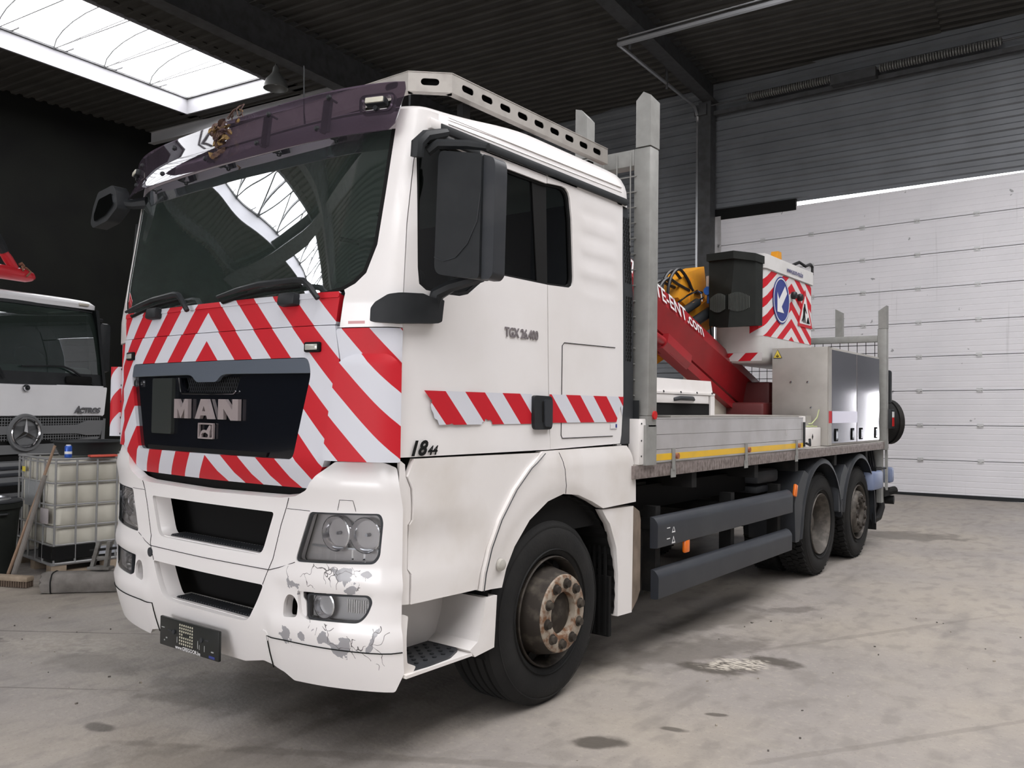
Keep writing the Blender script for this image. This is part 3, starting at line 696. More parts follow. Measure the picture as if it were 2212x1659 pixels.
# ---- headlights and fog lights
BOWL = M('lamp_bowl', (.78, .77, .78), .12, .92)
def head(sg):
    A = sg*1
    hp_ = hl if sg > 0 else mirror(hl)
    ring = panel('headlight', hp_, [[(a+(0.93-a if False else (0.94*sg-a)*.055), c+(1.06-c)*.075) for a, c in hp_]], .002, .016, GREYP, T, .05)
    V, F = cdt(hp_, [], .05)
    shell('headlight_housing', V, F, lambda u, v, k: S(u, v)-SN(u, v)*(.055-k), 0, M('headlight_satin', (.40, .375, .365), .4, .1), ring, 32)
    for s, r in ((.925, .078), (1.085, .075)):
        o, R = sframe(s*sg, 1.075, -.07); n = (R.col[2]+Vector((0, -.6, 0))).normalized()
        B().lathe([(.012, -.02), (.04, -.012), (.062, .01), (.075, .035), (.078, .052), (.083, .05), (.082, .02)], o, n, 28).obj('headlight_reflector', BOWL, ring)
        B().cyl(o, o+n*.04, .010, .007, 10).obj('headlight_bulb', SATIN, ring)
    def low(u0, u1, z0, z1, mat, nm, off=-.055):
        panel(nm, [(u0, z0), (u1, z0), (u1, z1), (u0, z1)], [], off, .015, mat, ring, .06, mir=sg < 0)
    low(.74, .90, .945, .995, M('indicator_clear', (.45, .43, .42), .35, .4), 'indicator_reflector'); low(.99, 1.13, .955, 1.0, CHROME, 'indicator_reflector')
    low(.76, 1.14, 1.003, 1.011, SATIN, 'headlight_rib', -.04)
    panel('headlight_lens', [(a+(.94*sg-a)*.035, c+(1.06-c)*.05) for a, c in hp_], [], .006, .01, LENS, ring, .05)
    fp = fog if sg > 0 else mirror(fog)
    fr_ = panel('fog_light', [(a+(.95*sg-a)*.02+.0*sg, c) for a, c in rnd([((.775)*sg, .79), (1.12*sg, .812), (1.137*sg, .785), (1.112*sg, .722), (1.07*sg, .683), (.785*sg, .672)], [.02, .02, .02, .03, .03, .02])],
                [[(a+(.95*sg-a)*.08, c+(.745-c)*.13) for a, c in rnd([((.775)*sg, .79), (1.12*sg, .812), (1.137*sg, .785), (1.112*sg, .722), (1.07*sg, .683), (.785*sg, .672)], [.02, .02, .02, .03, .03, .02])]], .004, .016, GREYP, T, .05)
    V, F = cdt([(.78*sg, .68), (1.125*sg, .68), (1.125*sg, .80), (.78*sg, .80)], [], .06)
    shell('fog_light_housing', V, F, lambda u, v, k: S(u, v)-SN(u, v)*(.04-k), 0, M('fog_satin', (.46, .45, .45), .35, .15), fr_, 32)
    o, R = sframe(.87*sg, .742, -.055); n = (R.col[2]+Vector((0, -.5, 0))).normalized()
    B().lathe([(.01, -.012), (.035, 0), (.052, .022), (.058, .045), (.064, .043)], o, n, 24).obj('fog_light_reflector', BOWL, fr_)
    b = B()
    for i in range(10):
        p, R = sframe((.985+.012*i)*sg, .748, -.04); b.box(p, (.004, .06, .01), R)
    b.obj('fog_light_flute', BOWL, fr_, 0)
    panel('fog_light_lens', [(a+(.95*sg-a)*.05, c+(.745-c)*.08) for a, c in rnd([((.775)*sg, .79), (1.12*sg, .812), (1.137*sg, .785), (1.112*sg, .722), (1.07*sg, .683), (.785*sg, .672)], [.02, .02, .02, .03, .03, .02])], [], .008, .01, LENS, fr_, .05)
    # bracket plate around the empty lamp hole
    pl = rnd([(.635, .80), (.745, .80), (.745, .765), (.765, .75), (.77, .68), (.75, .665), (.615, .655)], .008)
    panel('lamp_bracket', pl, [hole], -.008, .006, WHITE, bp, .05, rel_bump, mir=sg < 0)
    for s, z in ((.652, .79), (.622, .675)):
        p, R = sframe(s*sg, z, -.004); B().cyl(p, p+R.col[2]*.006, .006, n=8).obj('bracket_screw', DARK, bp)
head(1); head(-1)
# ---- licence plate holder
ph = B(); ph.m = Matrix.Translation((-.055, -.012, .455)) @ Matrix.Rotation(radians(-.5), 4, 'Y')
ph.box((0, 0, 0), (.54, .018, .152), bev=.006); pho = ph.obj('plate_holder', M('plate_black', (.012, .014, .013), .35), T)
def pm_(x, y, d=0): return ph.m @ Vector((x, -.0095-d, y))
b = B()
for i in range(7):
    for j in range(7):
        if j == 3 and 2 <= i <= 4: continue
        b.box(pm_(-.075+.019*i, -.04+.016*j), (.008, .003, .009))
b.obj('holder_rib', M('rib_cream', (.55, .53, .42), .5), pho, 0)['kind'] = 'stuff'
for x in (-.13, .125):
    b = B(); b.cyl(pm_(x, .01), pm_(x, .01, .006), .012, n=10); b.box(pm_(x+(-.04 if x < 0 else .045), .014), (.035, .004, .005)); b.obj('holder_screw', GREYP, pho, 0)
b = B()
for x, y, a, c in ((-.235, .02, .025, .004), (-.20, -.03, .012, .006), (-.10, -.025, .003, .03), (.09, -.02, .003, .04), (.105, -.03, .003, .025), (.15, -.03, .003, .03), (.22, -.035, .02, .006), (-.22, -.045, .01, .006)): b.box(pm_(x, y), (a, .003, c))
b.obj('holder_clip', M('clip_grey', (.35, .36, .35), .5), pho, 0)
b = B(); b.box(pm_(.215, -.062), (.05, .002, .012)); b.obj('blue_mark', BLUE, pho, 0)
text('plate_lettering', 'www.GREGOOR.be', lambda x, y, z: pm_(x, -.071+y, .0006+z), SIGNW, pho, size=.026, bold=.0006, align='CENTER', xs=1.05)
# ---- windscreen, dashboard, seats, wheel
ws = [(-1.07, 2.27), (-1.022, 2.222), (-.968, 2.196), (-.86, 2.176), (0, 2.168), (.86, 2.176), (.968, 2.196), (1.022, 2.222), (1.071, 2.27), (1.108, 2.4), (1.116, 2.643), (1.124, 2.98), (1.124, 3.06), (-1.124, 3.06), (-1.124, 2.98), (-1.116, 2.643), (-1.108, 2.4)]
wsg = panel('windscreen', ws, [], -.008, 0, GLASSW, T, .05)
ins = [(a*.982, c+(2.62-c)*.03) for a, c in ws]
panel('windscreen_seal', ws, [ins], -.006, .02, BLACK, wsg, .08)
for z in (2.82, 2.74, 2.40, 2.33):
    panel('windscreen_sticker', [(-1.075, z), (-1.04, z), (-1.04, z+.05), (-1.075, z+.05)], [], -.012, 0, M('sticker_blue', (.35, .50, .55), .5), wsg, .1)
b = B(); b.b2((-1.12, .22, 1.5), (1.12, .72, 2.19), .05); b.obj('dashboard', M('dash_grey', (.045, .052, .05), .75), T)
b = B(); b.lathe([(.215, -.012), (.23, 0), (.215, .012), (.20, 0)], (.55, .78, 2.27), (0, -.75, .66), 32, closed=True); b.cyl((.55, .82, 2.22), (.55, .72, 2.15), .05)
b.box((.55, .79, 2.26), (.40, .03, .05)); b.obj('steering_wheel', DARK, T)
for x in (.55, -.55):
    b = B(); b.box((x, 1.25, 1.75), (.5, .5, .16), bev=.04); b.box((x, 1.52, 2.18), (.48, .14, .75), Matrix.Rotation(-.15, 3, 'X'), .05); b.box((x, 1.60, 2.66), (.28, .10, .20), bev=.03); b.obj('seat', SEAT, T)
# ---- A-pillars, doors, side panels
pil = side([(.20, 2.02), (.21, 2.5), (.29, 2.95), (.31, 3.02)])
pillar = [(.955, 2.02), (1.262, 2.02)]+[(sy(.222, 2.15), 2.15), (sy(.246, 2.5), 2.5), (sy(.285, 2.8), 2.8), (sy(.315, 2.92), 2.92), (sy(.40, 2.955), 2.955), (sy(.43, 2.97), 2.97), (sy(.43, 3.05), 3.05)]+[(1.126, 3.05), (1.126, 2.98), (1.118, 2.643), (1.110, 2.4), (1.073, 2.268), (1.024, 2.22), (.97, 2.193), (.978, 2.176)]
panel('a_pillar', pillar, [], 0, .03, WHITE, T, .03)
panel('a_pillar', pillar, [], 0, .03, WHITE, T, .03, mir=True)
panel('red_reflector', [(1.0, 2.035), (1.085, 2.035), (1.085, 2.048), (1.0, 2.048)], [], .001, .001, M('faded_red', (.62, .33, .34), .5), T, .1)
win = [(.300, 2.818), (.312, 2.88), (.356, 2.918), (.881, 2.914), (1.285, 2.914), (1.47, 2.932), (1.51, 2.928), (1.538, 2.908), (1.552, 2.88), (1.576, 2.761), (1.600, 2.43), (1.599, 2.40), (1.588, 2.375), (1.565, 2.362), (1.54, 2.359), (1.351, 2.350), (.88, 2.348), (.816, 2.323), (.669, 2.221), (.600, 2.203), (.494, 2.200), (.361, 2.204), (.315, 2.228), (.305, 2.303)]
door = [(.226, 2.15), (.25, 2.5), (.289, 2.8), (.318, 2.917), (.40, 2.951), (.434, 2.962), (1.320, 2.962), (1.320, 2.914), (.881, 2.914), (.356, 2.918), (.312, 2.88), (.300, 2.818), (.305, 2.303), (.315, 2.228), (.361, 2.204), (.494, 2.200), (.600, 2.203), (.669, 2.221), (.816, 2.323), (.88, 2.348), (1.336, 2.350), (1.345, 2.1), (1.358, 1.75), (1.378, 1.432), (.212, 1.432), (.222, 1.8)]
def rel_door(s, z): return -.006*sm(1.99, 1.95, z)*sm(2.0, 1.6, s)+.004*sm(1.54, 1.525, z)
rear = [(1.326, 2.962), (2.16, 2.985), (2.165, 2.6), (2.18, 2.2), (2.19, 1.75), (2.17, 1.50), (2.155, 1.445), (1.386, 1.432), (1.366, 1.75), (1.352, 2.1), (1.343, 2.350), (1.351, 2.350), (1.54, 2.359), (1.565, 2.362), (1.588, 2.375), (1.599, 2.40), (1.600, 2.43), (1.576, 2.761), (1.552, 2.88), (1.538, 2.908), (1.51, 2.928), (1.47, 2.932), (1.326, 2.918)]
def rel_rear(s, z):
    y = s-S0
    e = sm(1.64, 1.72, y)*(1-sm(2.05, 2.10, y))*sm(2.30, 2.40, z)*(1-sm(2.85, 2.95, z))
    return e*(.006*sin((z-2.3)*2*pi/.14))
for mir in (False, True):
    dr = panel('door', side(door), [], 0, .035, WHITE, T, .07, rel_door, mir=mir)
    rp_ = panel('cab_side_panel', side(rear), [], 0, .035, WHITE, T, .045, rel_rear, mir=mir)
    wg = panel('side_window', side([(a+(.9-a)*-.01, c+(2.6-c)*-.02) for a, c in win]), [], -.022, 0, GLASSD, dr, .1, mir=mir)
    panel('window_seal', side(win), [side([(a+(.92-a)*.028, c+(2.6-c)*.045) for a, c in win])], -.010, .02, BLACK, dr, .08, mir=mir)
    panel('window_pillar', side([(1.20, 2.93), (1.335, 2.93), (1.36, 2.345), (1.262, 2.345)]), [], -.016, .02, BLACK, dr, .1, mir=mir)
    if not mir: D0, R0, = dr, rp_
# stripes band: thin film on door and rear panel, torn ends
ragged = [(.40, 1.64), (.415, 1.655), (.40, 1.68)]
bandL = [(.355, 1.738), (1.196, 1.738), (1.196, 1.577), (.86, 1.577), (.86, 1.587), (.845, 1.60), (.825, 1.597), (.815, 1.605), (.80, 1.603), (.797, 1.592), (.78, 1.59), (.775, 1.577), (.565, 1.577), (.55, 1.584), (.53, 1.579), (.46, 1.577), (.448, 1.60), (.425, 1.61), (.42, 1.63), (.405, 1.65), (.40, 1.67), (.41, 1.69), (.385, 1.71)]
panel('stripe_band', side(bandL), [], .0045, .001, SBAND, D0, .2)
panel('stripe_band', side([(1.366, 1.740), (2.186, 1.740), (2.182, 1.69), (2.172, 1.62), (2.15, 1.68), (2.10, 1.581), (1.377, 1.581)]), [], .0045, .001, SBAND, R0, .2)
# door handle
hb = panel('door_handle', rnd(side([(1.195, 1.732), (1.372, 1.728), (1.372, 1.545), (1.205, 1.545)]), .03), [], .022, .03, DARK, D0, .05)
panel('handle_grip', rnd(side([(1.285, 1.71), (1.362, 1.71), (1.362, 1.56), (1.29, 1.56)]), .02), [], .030, .02, GREYP, hb, .05)
panel('handle_pocket', rnd(side([(1.268, 1.70), (1.30, 1.70), (1.30, 1.585), (1.272, 1.585)]), .01), [], .0232, .002, BLACK, hb, .05)
# lettering on the door
text('door_lettering', 'TGX 26.400', onS(.004, sy(.955, 2.035), 2.035), M('lettering_grey', (.30, .27, .28), .35, .5), D0, size=.068, bold=.002, extrude=.002, xs=.86)
text('door_number', '18', onS(.006, sy(.262, 1.440), 1.440), BLACK, D0, size=.094, shear=.3, bold=.0035, xs=1.15)
text('door_number', '44', onS(.006, sy(.380, 1.440), 1.440), BLACK, D0, size=.058, shear=.3, bold=.002, xs=1.1)
panel('price_sticker', side([(2.03, 1.54), (2.11, 1.54), (2.11, 1.572), (2.03, 1.572)]), [], .0045, .001, SIGNW, R0, .2)
panel('sticker_mark', side([(2.088, 1.546), (2.106, 1.546), (2.106, 1.568), (2.088, 1.568)]), [], .0055, .001, BLUE, R0, .2)
# locker hatch outline, rear panel
for pts in ([(2.08, 2.046), (1.51, 2.038), (1.49, 2.02), (1.488, 1.51), (1.50, 1.492), (2.06, 1.494)],):
    seam(side(pts), .007, .0022, rel_rear, parent=R0)
# under the door: entry skirt, step box, wheel-arch panel
skirt = [(.30, 1.424), (1.275, 1.417), (1.15, 1.325), (1.02, 1.22), (.897, 1.075), (.82, .945), (.775, .83), (.760, .758), (.296, .765), (.298, .90), (.281, .925), (.281, 1.125), (.298, 1.145), (.292, 1.29), (.262, 1.345)]
def rel_sk(s, z): return -.015*sm(1.13, 1.10, z)*sm(1.9, 1.5, s)+.012*sm(.93, .90, z)*sm(1.9, 1.6, s)+.004
sk = panel('entry_skirt', side(skirt), [], 0, .03, WHITE2, T, .06, rel_sk)
strip = [(.222, 1.42), (.25, 1.40), (.255, 1.345), (.284, 1.29), (.290, 1.145), (.273, 1.125), (.273, .925), (.290, .90), (.288, .765), (.228, .77)]
panel('skirt_edge_strip', side(strip), [], -.004, .03, WHITE2, T, .05)
arch_in = [(.947, .738), (.981, .83), (1.05, .935), (1.181, 1.06), (1.351, 1.147), (1.5, 1.177), (1.657, 1.160), (1.804, 1.110), (1.92, 1.06)]
fend = [(1.300, 1.425), (2.218, 1.430), (2.255, 1.40), (2.300, 1.30), (2.318, 1.19), (2.321, 1.068)]+arch_in[::-1]+[(.770, .75), (.785, .835), (.829, .955), (.907, 1.09), (1.031, 1.235), (1.162, 1.342)]
def rel_fd(s, z):
    y = s-S0; return .012+.02*sm(.64, .72, math.hypot(y-1.47, z-.52))*sm(1.42, 1.36, z)*.6
fd = panel('wheel_arch_panel', side(fend), [], 0, .05, WHITE2, T, .04, rel_fd)
seam(side([(1.43, 1.415), (1.475, 1.32), (1.50, 1.18)]), .021, .0018, rel_fd, parent=fd)
seam(side([(1.300, 1.414), (1.162, 1.342), (1.031, 1.235), (.907, 1.09), (.829, .955), (.785, .835), (.770, .75)]), .020, .003, rel_fd, mat=GREYP, parent=fd)
o = S(sy(.92, .86), .86)+Vector((.02, 0, 0)); B().lathe([(.033, 0), (.033, .006), (.028, .016), (.015, .022), (0, .023)], o, (1, 0, 0), 20).obj('side_lamp', M('side_lamp_lens', (.42, .40, .36), .25), fd)
rf = [(1.925, 1.05), (1.98, .99), (2.02, .955), (2.10, .80), (2.125, .63), (2.122, .37), (2.301, .362), (2.311, 1.04)]
rfp = panel('arch_rear_flap', side(rf), [], .012, .05, WHITE2, T, .06)
b = B(); b.poly([(1.235, 2.312, 1.04), (1.20, 2.46, .99), (1.20, 2.478, .93), (1.20, 2.478, .47), (1.20, 2.44, .41), (1.235, 2.305, .37), (1.0, 2.312, 1.04), (1.0, 2.46, .99), (1.0, 2.478, .47), (1.0, 2.305, .37)],
             [(0, 5, 4, 3, 2, 1), (0, 1, 7, 6), (3, 4, 9, 8)]); b.obj('flap_return', DIRTY, T, 0)
# step box
b = B(); b.b2((.86, .235, .46), (.95, .93, .76)); b.obj('step_back', WHITE2, T, 0)
panel('step_post', rnd(side([(.228, .725), (.282, .715), (.284, .50), (.335, .478), (.32, .455), (.229, .452)]), .01), [], 0, .20, WHITE2, T, .05)
stp = B(); stp.prism([(.70, .47), (.74, .43), (.892, .445), (.91, .705), (.82, .705), (.80, .60), (.76, .50)], (1.235, 0, 0), (0, 1, 0), (0, 0, 1), (-.30, 0, 0)); stp.obj('step_side', WHITE2, T, 40, bev=.012)
b = B(); b.prism(rnd([(.26, .455), (.72, .455), (.72, .440), (.26, .440)], .0), (1.235, 0, 0), (0, 1, 0), (0, 0, 1), (-.34, 0, 0)); b.obj('step_base', WHITE2, T, 0)
tp = B(); tp.prism(rnd([(.92, .29), (1.21, .29), (1.222, .42), (1.215, .58), (1.16, .70), (.92, .70)], .02), (0, 0, .455), (1, 0, 0), (0, 1, 0), (0, 0, .012)); tr = tp.obj('step_tread', GREYP, T, 0)
b = B()
for i in range(6):
    for j in range(5): b.cyl((.99+.045*j, .33+.062*i+(j % 2)*.03, .466), (.99+.045*j, .33+.062*i+(j % 2)*.03, .472), .011, n=8)
b.obj('tread_stud', DARK, tr, 0)['kind'] = 'stuff'
# inner wheel arch liners
def arch(name, yc, zc, r, a0, a1, x0, x1, mat, parent, n=18, th=.012, ribs=0):
    b = B(); vs = []; fs = []
    for i in range(n+1):
        a = lerp(a0, a1, i/n)
        rr = r+(.008 if ribs and i % 2 else 0)
        for x in (x0, x1): vs.append((x, yc+cos(a)*rr, zc+sin(a)*rr))
    for i in range(n): fs.append((2*i, 2*i+2, 2*i+3, 2*i+1))
    b.poly(vs, fs); o = b.obj(name, mat, parent, 20, recalc=False); return o
arch('wheel_arch_liner', 1.47, .52, .64, radians(-12), radians(192), .78, 1.22, BLACK, T, 60, ribs=1)
b = B(); b.b2((.80, 2.06, .25), (1.21, 2.09, .62))
for i in range(10): b.b2((.82+.04*i, 2.045, .26), (.835+.04*i, 2.06, .9))
b.obj('front_mudflap', BLACK, T, 0)
# ---- roof
ring = []
for k in range(0, 41):
    s = lerp(0, SL[-2]+.05, k/40); p = S(s, 3.0); ring.append((p.x, p.y))
ring += [(1.225, .55+.1*i) for i in range(1, 17)]+[(1.222, 2.22), (1.20, 2.26), (1.15, 2.28), (.9, 2.285), (.45, 2.285), (0, 2.285)]
full = ring+[(-x, y) for x, y in ring[::-1]][1:-1]
b = B(); rows = []
CY = 1.25
for d in (0, .0, .004, .012, .03, .055, .085, .12, .16, .20, .35, .6, .85, 1.1, 1.225):
    fx = max(0, 1-d/1.225); fy = max(0, 1-d/1.0) if d < .22 else lerp(.78, 0, (d-.22)/1.005); t = min(1, d/.15)
    row = []
    for x, y in full:
        H = lerp(.10, .195, sm(.25, 1.3, y))
        z = 3.0+H*max(0, 1-(1-t)**2.6)**(1/2.2)+.05*sm(.1, 1.2, d)
        row.append(Vector((x*fx, CY+(y-CY)*fy, z)))
    rows.append(row)
rows[0] = [Vector((p.x, p.y, 2.955)) for p in rows[1]]
vs = [p for r in rows for p in r]; n = len(full); fs = []
for i in range(len(rows)-1):
    for k in range(n): fs.append((i*n+k, i*n+(k+1) % n, (i+1)*n+(k+1) % n, (i+1)*n+k))
b.poly(vs, fs); bmesh.ops.remove_doubles(b.bm, verts=b.bm.verts, dist=1e-5); roof = b.obj('roof', WHITE, T, 40)
B().b2((1.215, .432, 2.963), (1.243, 2.20, 3.003), .004).obj('roof_gutter', DARK, roof, 40)
B().b2((-1.243, .432, 2.963), (-1.215, 2.20, 3.003), .004).obj('roof_gutter', DARK, roof, 40)
for z in (3.032, 3.062): B().tube([(1.2235, .5, z-.01), (1.2235, 1.3, z), (1.222, 2.15, z+.01)], .0035, 6).obj('roof_bead', WHITE, roof)
B().b2((1.214, .36, 2.962), (1.240, .431, 3.012), .004).obj('gutter_end', WHITE2, roof, 40)
# ---- rear wind deflector strip beside the cab back
for sg in (1, -1):
    b = B()
    b.poly([(sg*1.215, 2.15, 2.965), (sg*1.212, 2.24, 2.965), (sg*1.208, 2.335, 2.4), (sg*1.208, 2.35, 1.44), (sg*1.216, 2.17, 1.44), (sg*1.216, 2.15, 2.4), (sg*.95, 2.17, 2.965), (sg*.95, 2.215, 2.965), (sg*.95, 2.33, 2.4), (sg*.95, 2.345, 1.44), (sg*.95, 2.19, 1.44), (sg*.95, 2.165, 2.4)],
           [(0, 1, 2, 5), (5, 2, 3, 4), (1, 7, 8, 2), (2, 8, 9, 3), (0, 6, 7, 1), (3, 9, 10, 4)]); wd = b.obj('wind_deflector', GREYP, T, 0)
    if sg > 0:
        b = B()
        for i in range(44):
            for j in range(4):
                z = 1.98+.021*i
                if (i // 4) % 6 == 5: continue
                y = lerp(2.19, 2.325, (j+.5+.25*(i % 2))/4.4)-max(0, z-2.4)*.10
                x = 1.2115+max(0, z-2.4)*.004
                b.cyl((x-.004, y, z), (x+.001, y, z), .011, n=6)
        b.obj('deflector_hole', BLACK, wd, 0)['kind'] = 'stuff'
# ---- sun visor, its screws, lamps
vo_ = [(-1.15, 2.905), (-.6, 2.905), (0, 2.905), (.6, 2.903), (1.05, 2.903), (1.125, 2.908), (1.152, 2.945), (1.172, 3.12), (1.165, 3.155), (1.12, 3.158), (.5, 3.165), (0, 3.166), (-.5, 3.165), (-1.12, 3.158), (-1.165, 3.155), (-1.172, 3.12)]
def rel_v(s, z): return .055+.03*sm(3.02, 2.9, z)
vz = panel('sun_visor', vo_, [rnd([(.955, 3.10), (1.125, 3.10), (1.118, 3.018), (.965, 3.018)], .03)], 0, .006, VISOR, T, .04, rel_v, both=False)
for s, z in ((-.536, 3.114), (-.156, 2.978), (-.604, 2.969), (.289, 2.982), (.342, 3.128), (.772, 3.128), (.731, 2.975), (-1.0, 2.98), (-.97, 3.10)):
    p, R = sframe(s, z, rel_v(s, z)-.004); b = B(); b.lathe([(.014, 0), (.014, .008), (.009, .016), (0, .018)], p, R.col[2], 12); b.cyl(p-R.col[2]*.05, p, .006, n=6); b.obj('visor_screw', DARK, vz)
for s, z0, z1 in ((.31, 2.98, 3.13), (.75, 2.975, 3.128), (-.16, 2.978, 3.11), (-.58, 2.97, 3.11)):
    b = B(); a = S(s-.03, z0)+SN(s, z0)*.028; c = S(s+.02, z1)+SN(s, z1)*.03; b.box((a+c)/2, (.05, .018, (c-a).length), Matrix.Rotation(-.12, 3, 'X')); b.obj('visor_bracket', DARK, vz, 0)
panel('lamp_recess', rnd([(.95, 3.105), (1.13, 3.105), (1.123, 3.013), (.96, 3.013)], .03), [rnd([(.965, 3.093), (1.115, 3.093), (1.108, 3.025), (.975, 3.025)], .025)], .058, .03, VISOR, vz, .05)
for sg in (1, -1):
    p, R = sframe(1.043*sg, 3.062, .06); l = B().box(p, (.105, .036, .045), R, .008).obj('marker_lamp', DARK, T)
    B().box(p+R @ Vector((0, 0, .018)), (.092, .026, .02), R, .004).obj('marker_lens', M('marker_cream', (.58, .56, .47), .3), l)
    B().cyl(p+R @ Vector((0, -.032, -.02)), p+R @ Vector((0, -.032, .01)), .012, n=10).obj('marker_screw', DARK, l)
# ---- wipers
for pts, cx in (([(.137, 2.197), (.30, 2.222), (.464, 2.236), (.72, 2.238)], .655), ([(-.814, 2.180), (-.66, 2.205), (-.497, 2.226), (-.28, 2.240)], -.525)):
    def q(a, c, o=.05): return S(a, c)+SN(a, c)*o
    e = pts[-1]; last = (e[0]+.137, 2.150)
    wb = B().tube([q(*p) for p in pts]+[q(e[0]+.05, e[1]-.006), q(e[0]+.09, 2.205), q(*last, .035)], [.008, .013, .016, .016, .016, .015, .013], 6).obj('wiper', DARK, T)
    B().tube([q(pts[0][0]-.01, pts[0][1]-.012, .012)]+[q(a, c-.018, .012) for a, c in pts], .010, 5).obj('wiper_blade', BLACK, wb)
    p, R = sframe(cx, 2.158, .018); B().box(p, (.118, .062, .05), R, .014).obj('wiper_cap', DARK, T)
# ---- mirror bases, main mirror, arms, far ramp mirror
mb = [(1.128, 2.04), (1.130, 2.10), (1.150, 2.128), (1.20, 2.158), (sy(.20, 2.17), 2.168), (sy(.30, 2.178), 2.178), (sy(.36, 2.165), 2.165), (sy(.44, 2.162), 2.162), (sy(.425, 2.06), 2.06), (sy(.40, 2.05), 2.05), (sy(.2, 2.034), 2.034)]
panel('mirror_base', rnd(mb, .008), [], .045, .05, DARK, T, .03)
mk = B(); mk.m = None
def mir_q(x, z, dy=0): return (x, .345+dy+.1*(2.55-z)*0, z)
prof = rnd([(1.318, 2.835), (1.575, 2.775), (1.568, 2.222), (1.30, 2.268)], [.04, .01, .03, .05])
mm = B(); mm.prism(prof, (0, .33, 0), (1, 0, 0), (0, 0, 1), (0, .085, 0)); mir = mm.obj('mirror_housing', DARK, T, 50, bev=.016)
prof2 = rnd([(1.572, 2.776), (1.635, 2.752), (1.640, 2.70), (1.632, 2.24), (1.61, 2.222), (1.568, 2.224)], [.005, .03, .02, .02, .01, .005])
mm = B(); mm.prism(prof2, (0, .345, 0), (1, 0, 0), (0, 0, 1), (0, .085, 0)); mm.obj('mirror_rim', GREYP, mir, 50, bev=.012)
B().prism(rnd([(1.33, 2.80), (1.62, 2.74), (1.61, 2.25), (1.31, 2.29)], .03), (0, .431, 0), (1, 0, 0), (0, 0, 1), (0, .004, 0)).obj('mirror_glass', CHROME, mir)
B().tube([(1.572, .3275, 2.60), (1.555, .3275, 2.48), (1.50, .3275, 2.385), (1.43, .3275, 2.33), (1.36, .3275, 2.322), (1.303, .3275, 2.345)], .0022, 5).obj('mirror_seam', GREYP, mir)
B().tube([(1.235, .40, 2.12), (1.25, .41, 2.19), (1.32, .43, 2.225), (1.50, .43, 2.25)], [.035, .035, .03, .025], 8).obj('mirror_arm', DARK, mir)
B().tube([(1.245, .265, 2.80), (1.255, .26, 2.86), (1.262, .30, 2.90), (1.262, .44, 2.955)], [.03, .032, .03, .022], 8).obj('mirror_bracket', DARK, mir)
B().tube([(1.25, .33, 2.84), (1.29, .36, 2.875), (1.42, .42, 2.865), (1.52, .44, 2.84)], [.025, .025, .022, .018], 8).obj('mirror_arm', DARK, mir)
B().b2((1.235, .42, 2.91), (1.262, .70, 2.945), .008).obj('kerb_mirror', DARK, mir, 40)
fm = B(); fm.tube([(-1.03, .24, 2.90), (-1.10, .19, 2.89), (-1.18, .15, 2.90)], [.04, .032, .028], 8); far = fm.obj('ramp_mirror_arm', DARK, T)
prof = rnd([(-1.372, 2.985), (-1.19, 3.005), (-1.15, 2.965), (-1.125, 2.86), (-1.25, 2.79), (-1.43, 2.765), (-1.462, 2.80), (-1.43, 2.90)], .02)
fm = B(); fm.prism(prof, (0, .10, 0), (1, 0, 0), (0, 0, 1), (0, .085, 0)); hsg = fm.obj('ramp_mirror_housing', DARK, far, 50, bev=.01)
B().prism(rnd([(-1.35, 2.935), (-1.19, 2.955), (-1.165, 2.88), (-1.26, 2.825), (-1.40, 2.80), (-1.41, 2.84)], .02), (0, .093, 0), (1, 0, 0), (0, 0, 1), (0, .006, 0)).obj('ramp_mirror_glass', M('mirror_glass_dark', (.30, .32, .34), .05, 1.0), far)
B().tube([(-1.238, .30, 2.80), (-1.245, .29, 2.6), (-1.24, .26, 2.3)], .02, 6).obj('window_deflector', DARK, T)
# ---- roof rack
rk = []
slot = lambda c, w=.095, h=.036: [(c-w/2+h/2, -h/2), (c+w/2-h/2, -h/2)]+[(c+w/2-h/2+h/2*sin(a), -h/2*cos(a)) for a in (pi*i/6 for i in range(1, 6))]+[(c+w/2-h/2, h/2), (c-w/2+h/2, h/2)]+[(c-w/2+h/2-h/2*sin(a), h/2*cos(a)) for a in (pi*i/6 for i in range(1, 6))]
rackroot = None
def rail(a, c, slots, first=False):
    global rackroot
    a, c = Vector(a), Vector(c); d = c-a; L = d.length
    o = plate('roof_rack' if rackroot is None else 'rack_rail', [(0, -.05), (L, -.05), (L, .05), (0, .05)], [slot(q) for q in slots], a, d, (0, 0, 1), .004, RACK, T if rackroot is None else rackroot, 0)
    if rackroot is None: rackroot = o
    ux = d.normalized(); n = ux.cross(Vector((0, 0, 1)))
    b = B(); R = Matrix((ux, -n, Vector((0, 0, 1)))).transposed()
    for z in (.05, -.05): b.box((a+c)/2-n*.02+Vector((0, 0, z)), (L, .045, .004), R)
    b.obj('rack_flange', RACK, rackroot, 0)
    p = plate('rack_inner', [(0, -.05), (L, -.05), (L, .05), (0, .05)], [], a-n*.04, d, (0, 0, 1), .003, BLACK, rackroot, 0)
ZR = 3.328
rail((1.05, .715, ZR), (1.05, 2.26, ZR), [.125+.161*i for i in range(9)])
rail((.885, .562, ZR), (1.05, .715, ZR), [.112]); rail((-.885, .562, ZR), (.885, .562, ZR), [.12, 1.65])
rail((-1.05, .715, ZR), (-.885, .562, ZR), [.112]); rail((-1.05, 2.26, ZR), (-1.05, .715, ZR), [.125+.161*i for i in range(9)])
b = B()
for sx in (1, -1):
    for y in (.9, 1.5, 2.15): B().b2((sx*.97-.02, y-.03, 3.17), (sx*.97+.02, y+.03, 3.28)).obj('rack_foot', UNDER, rackroot, 0)
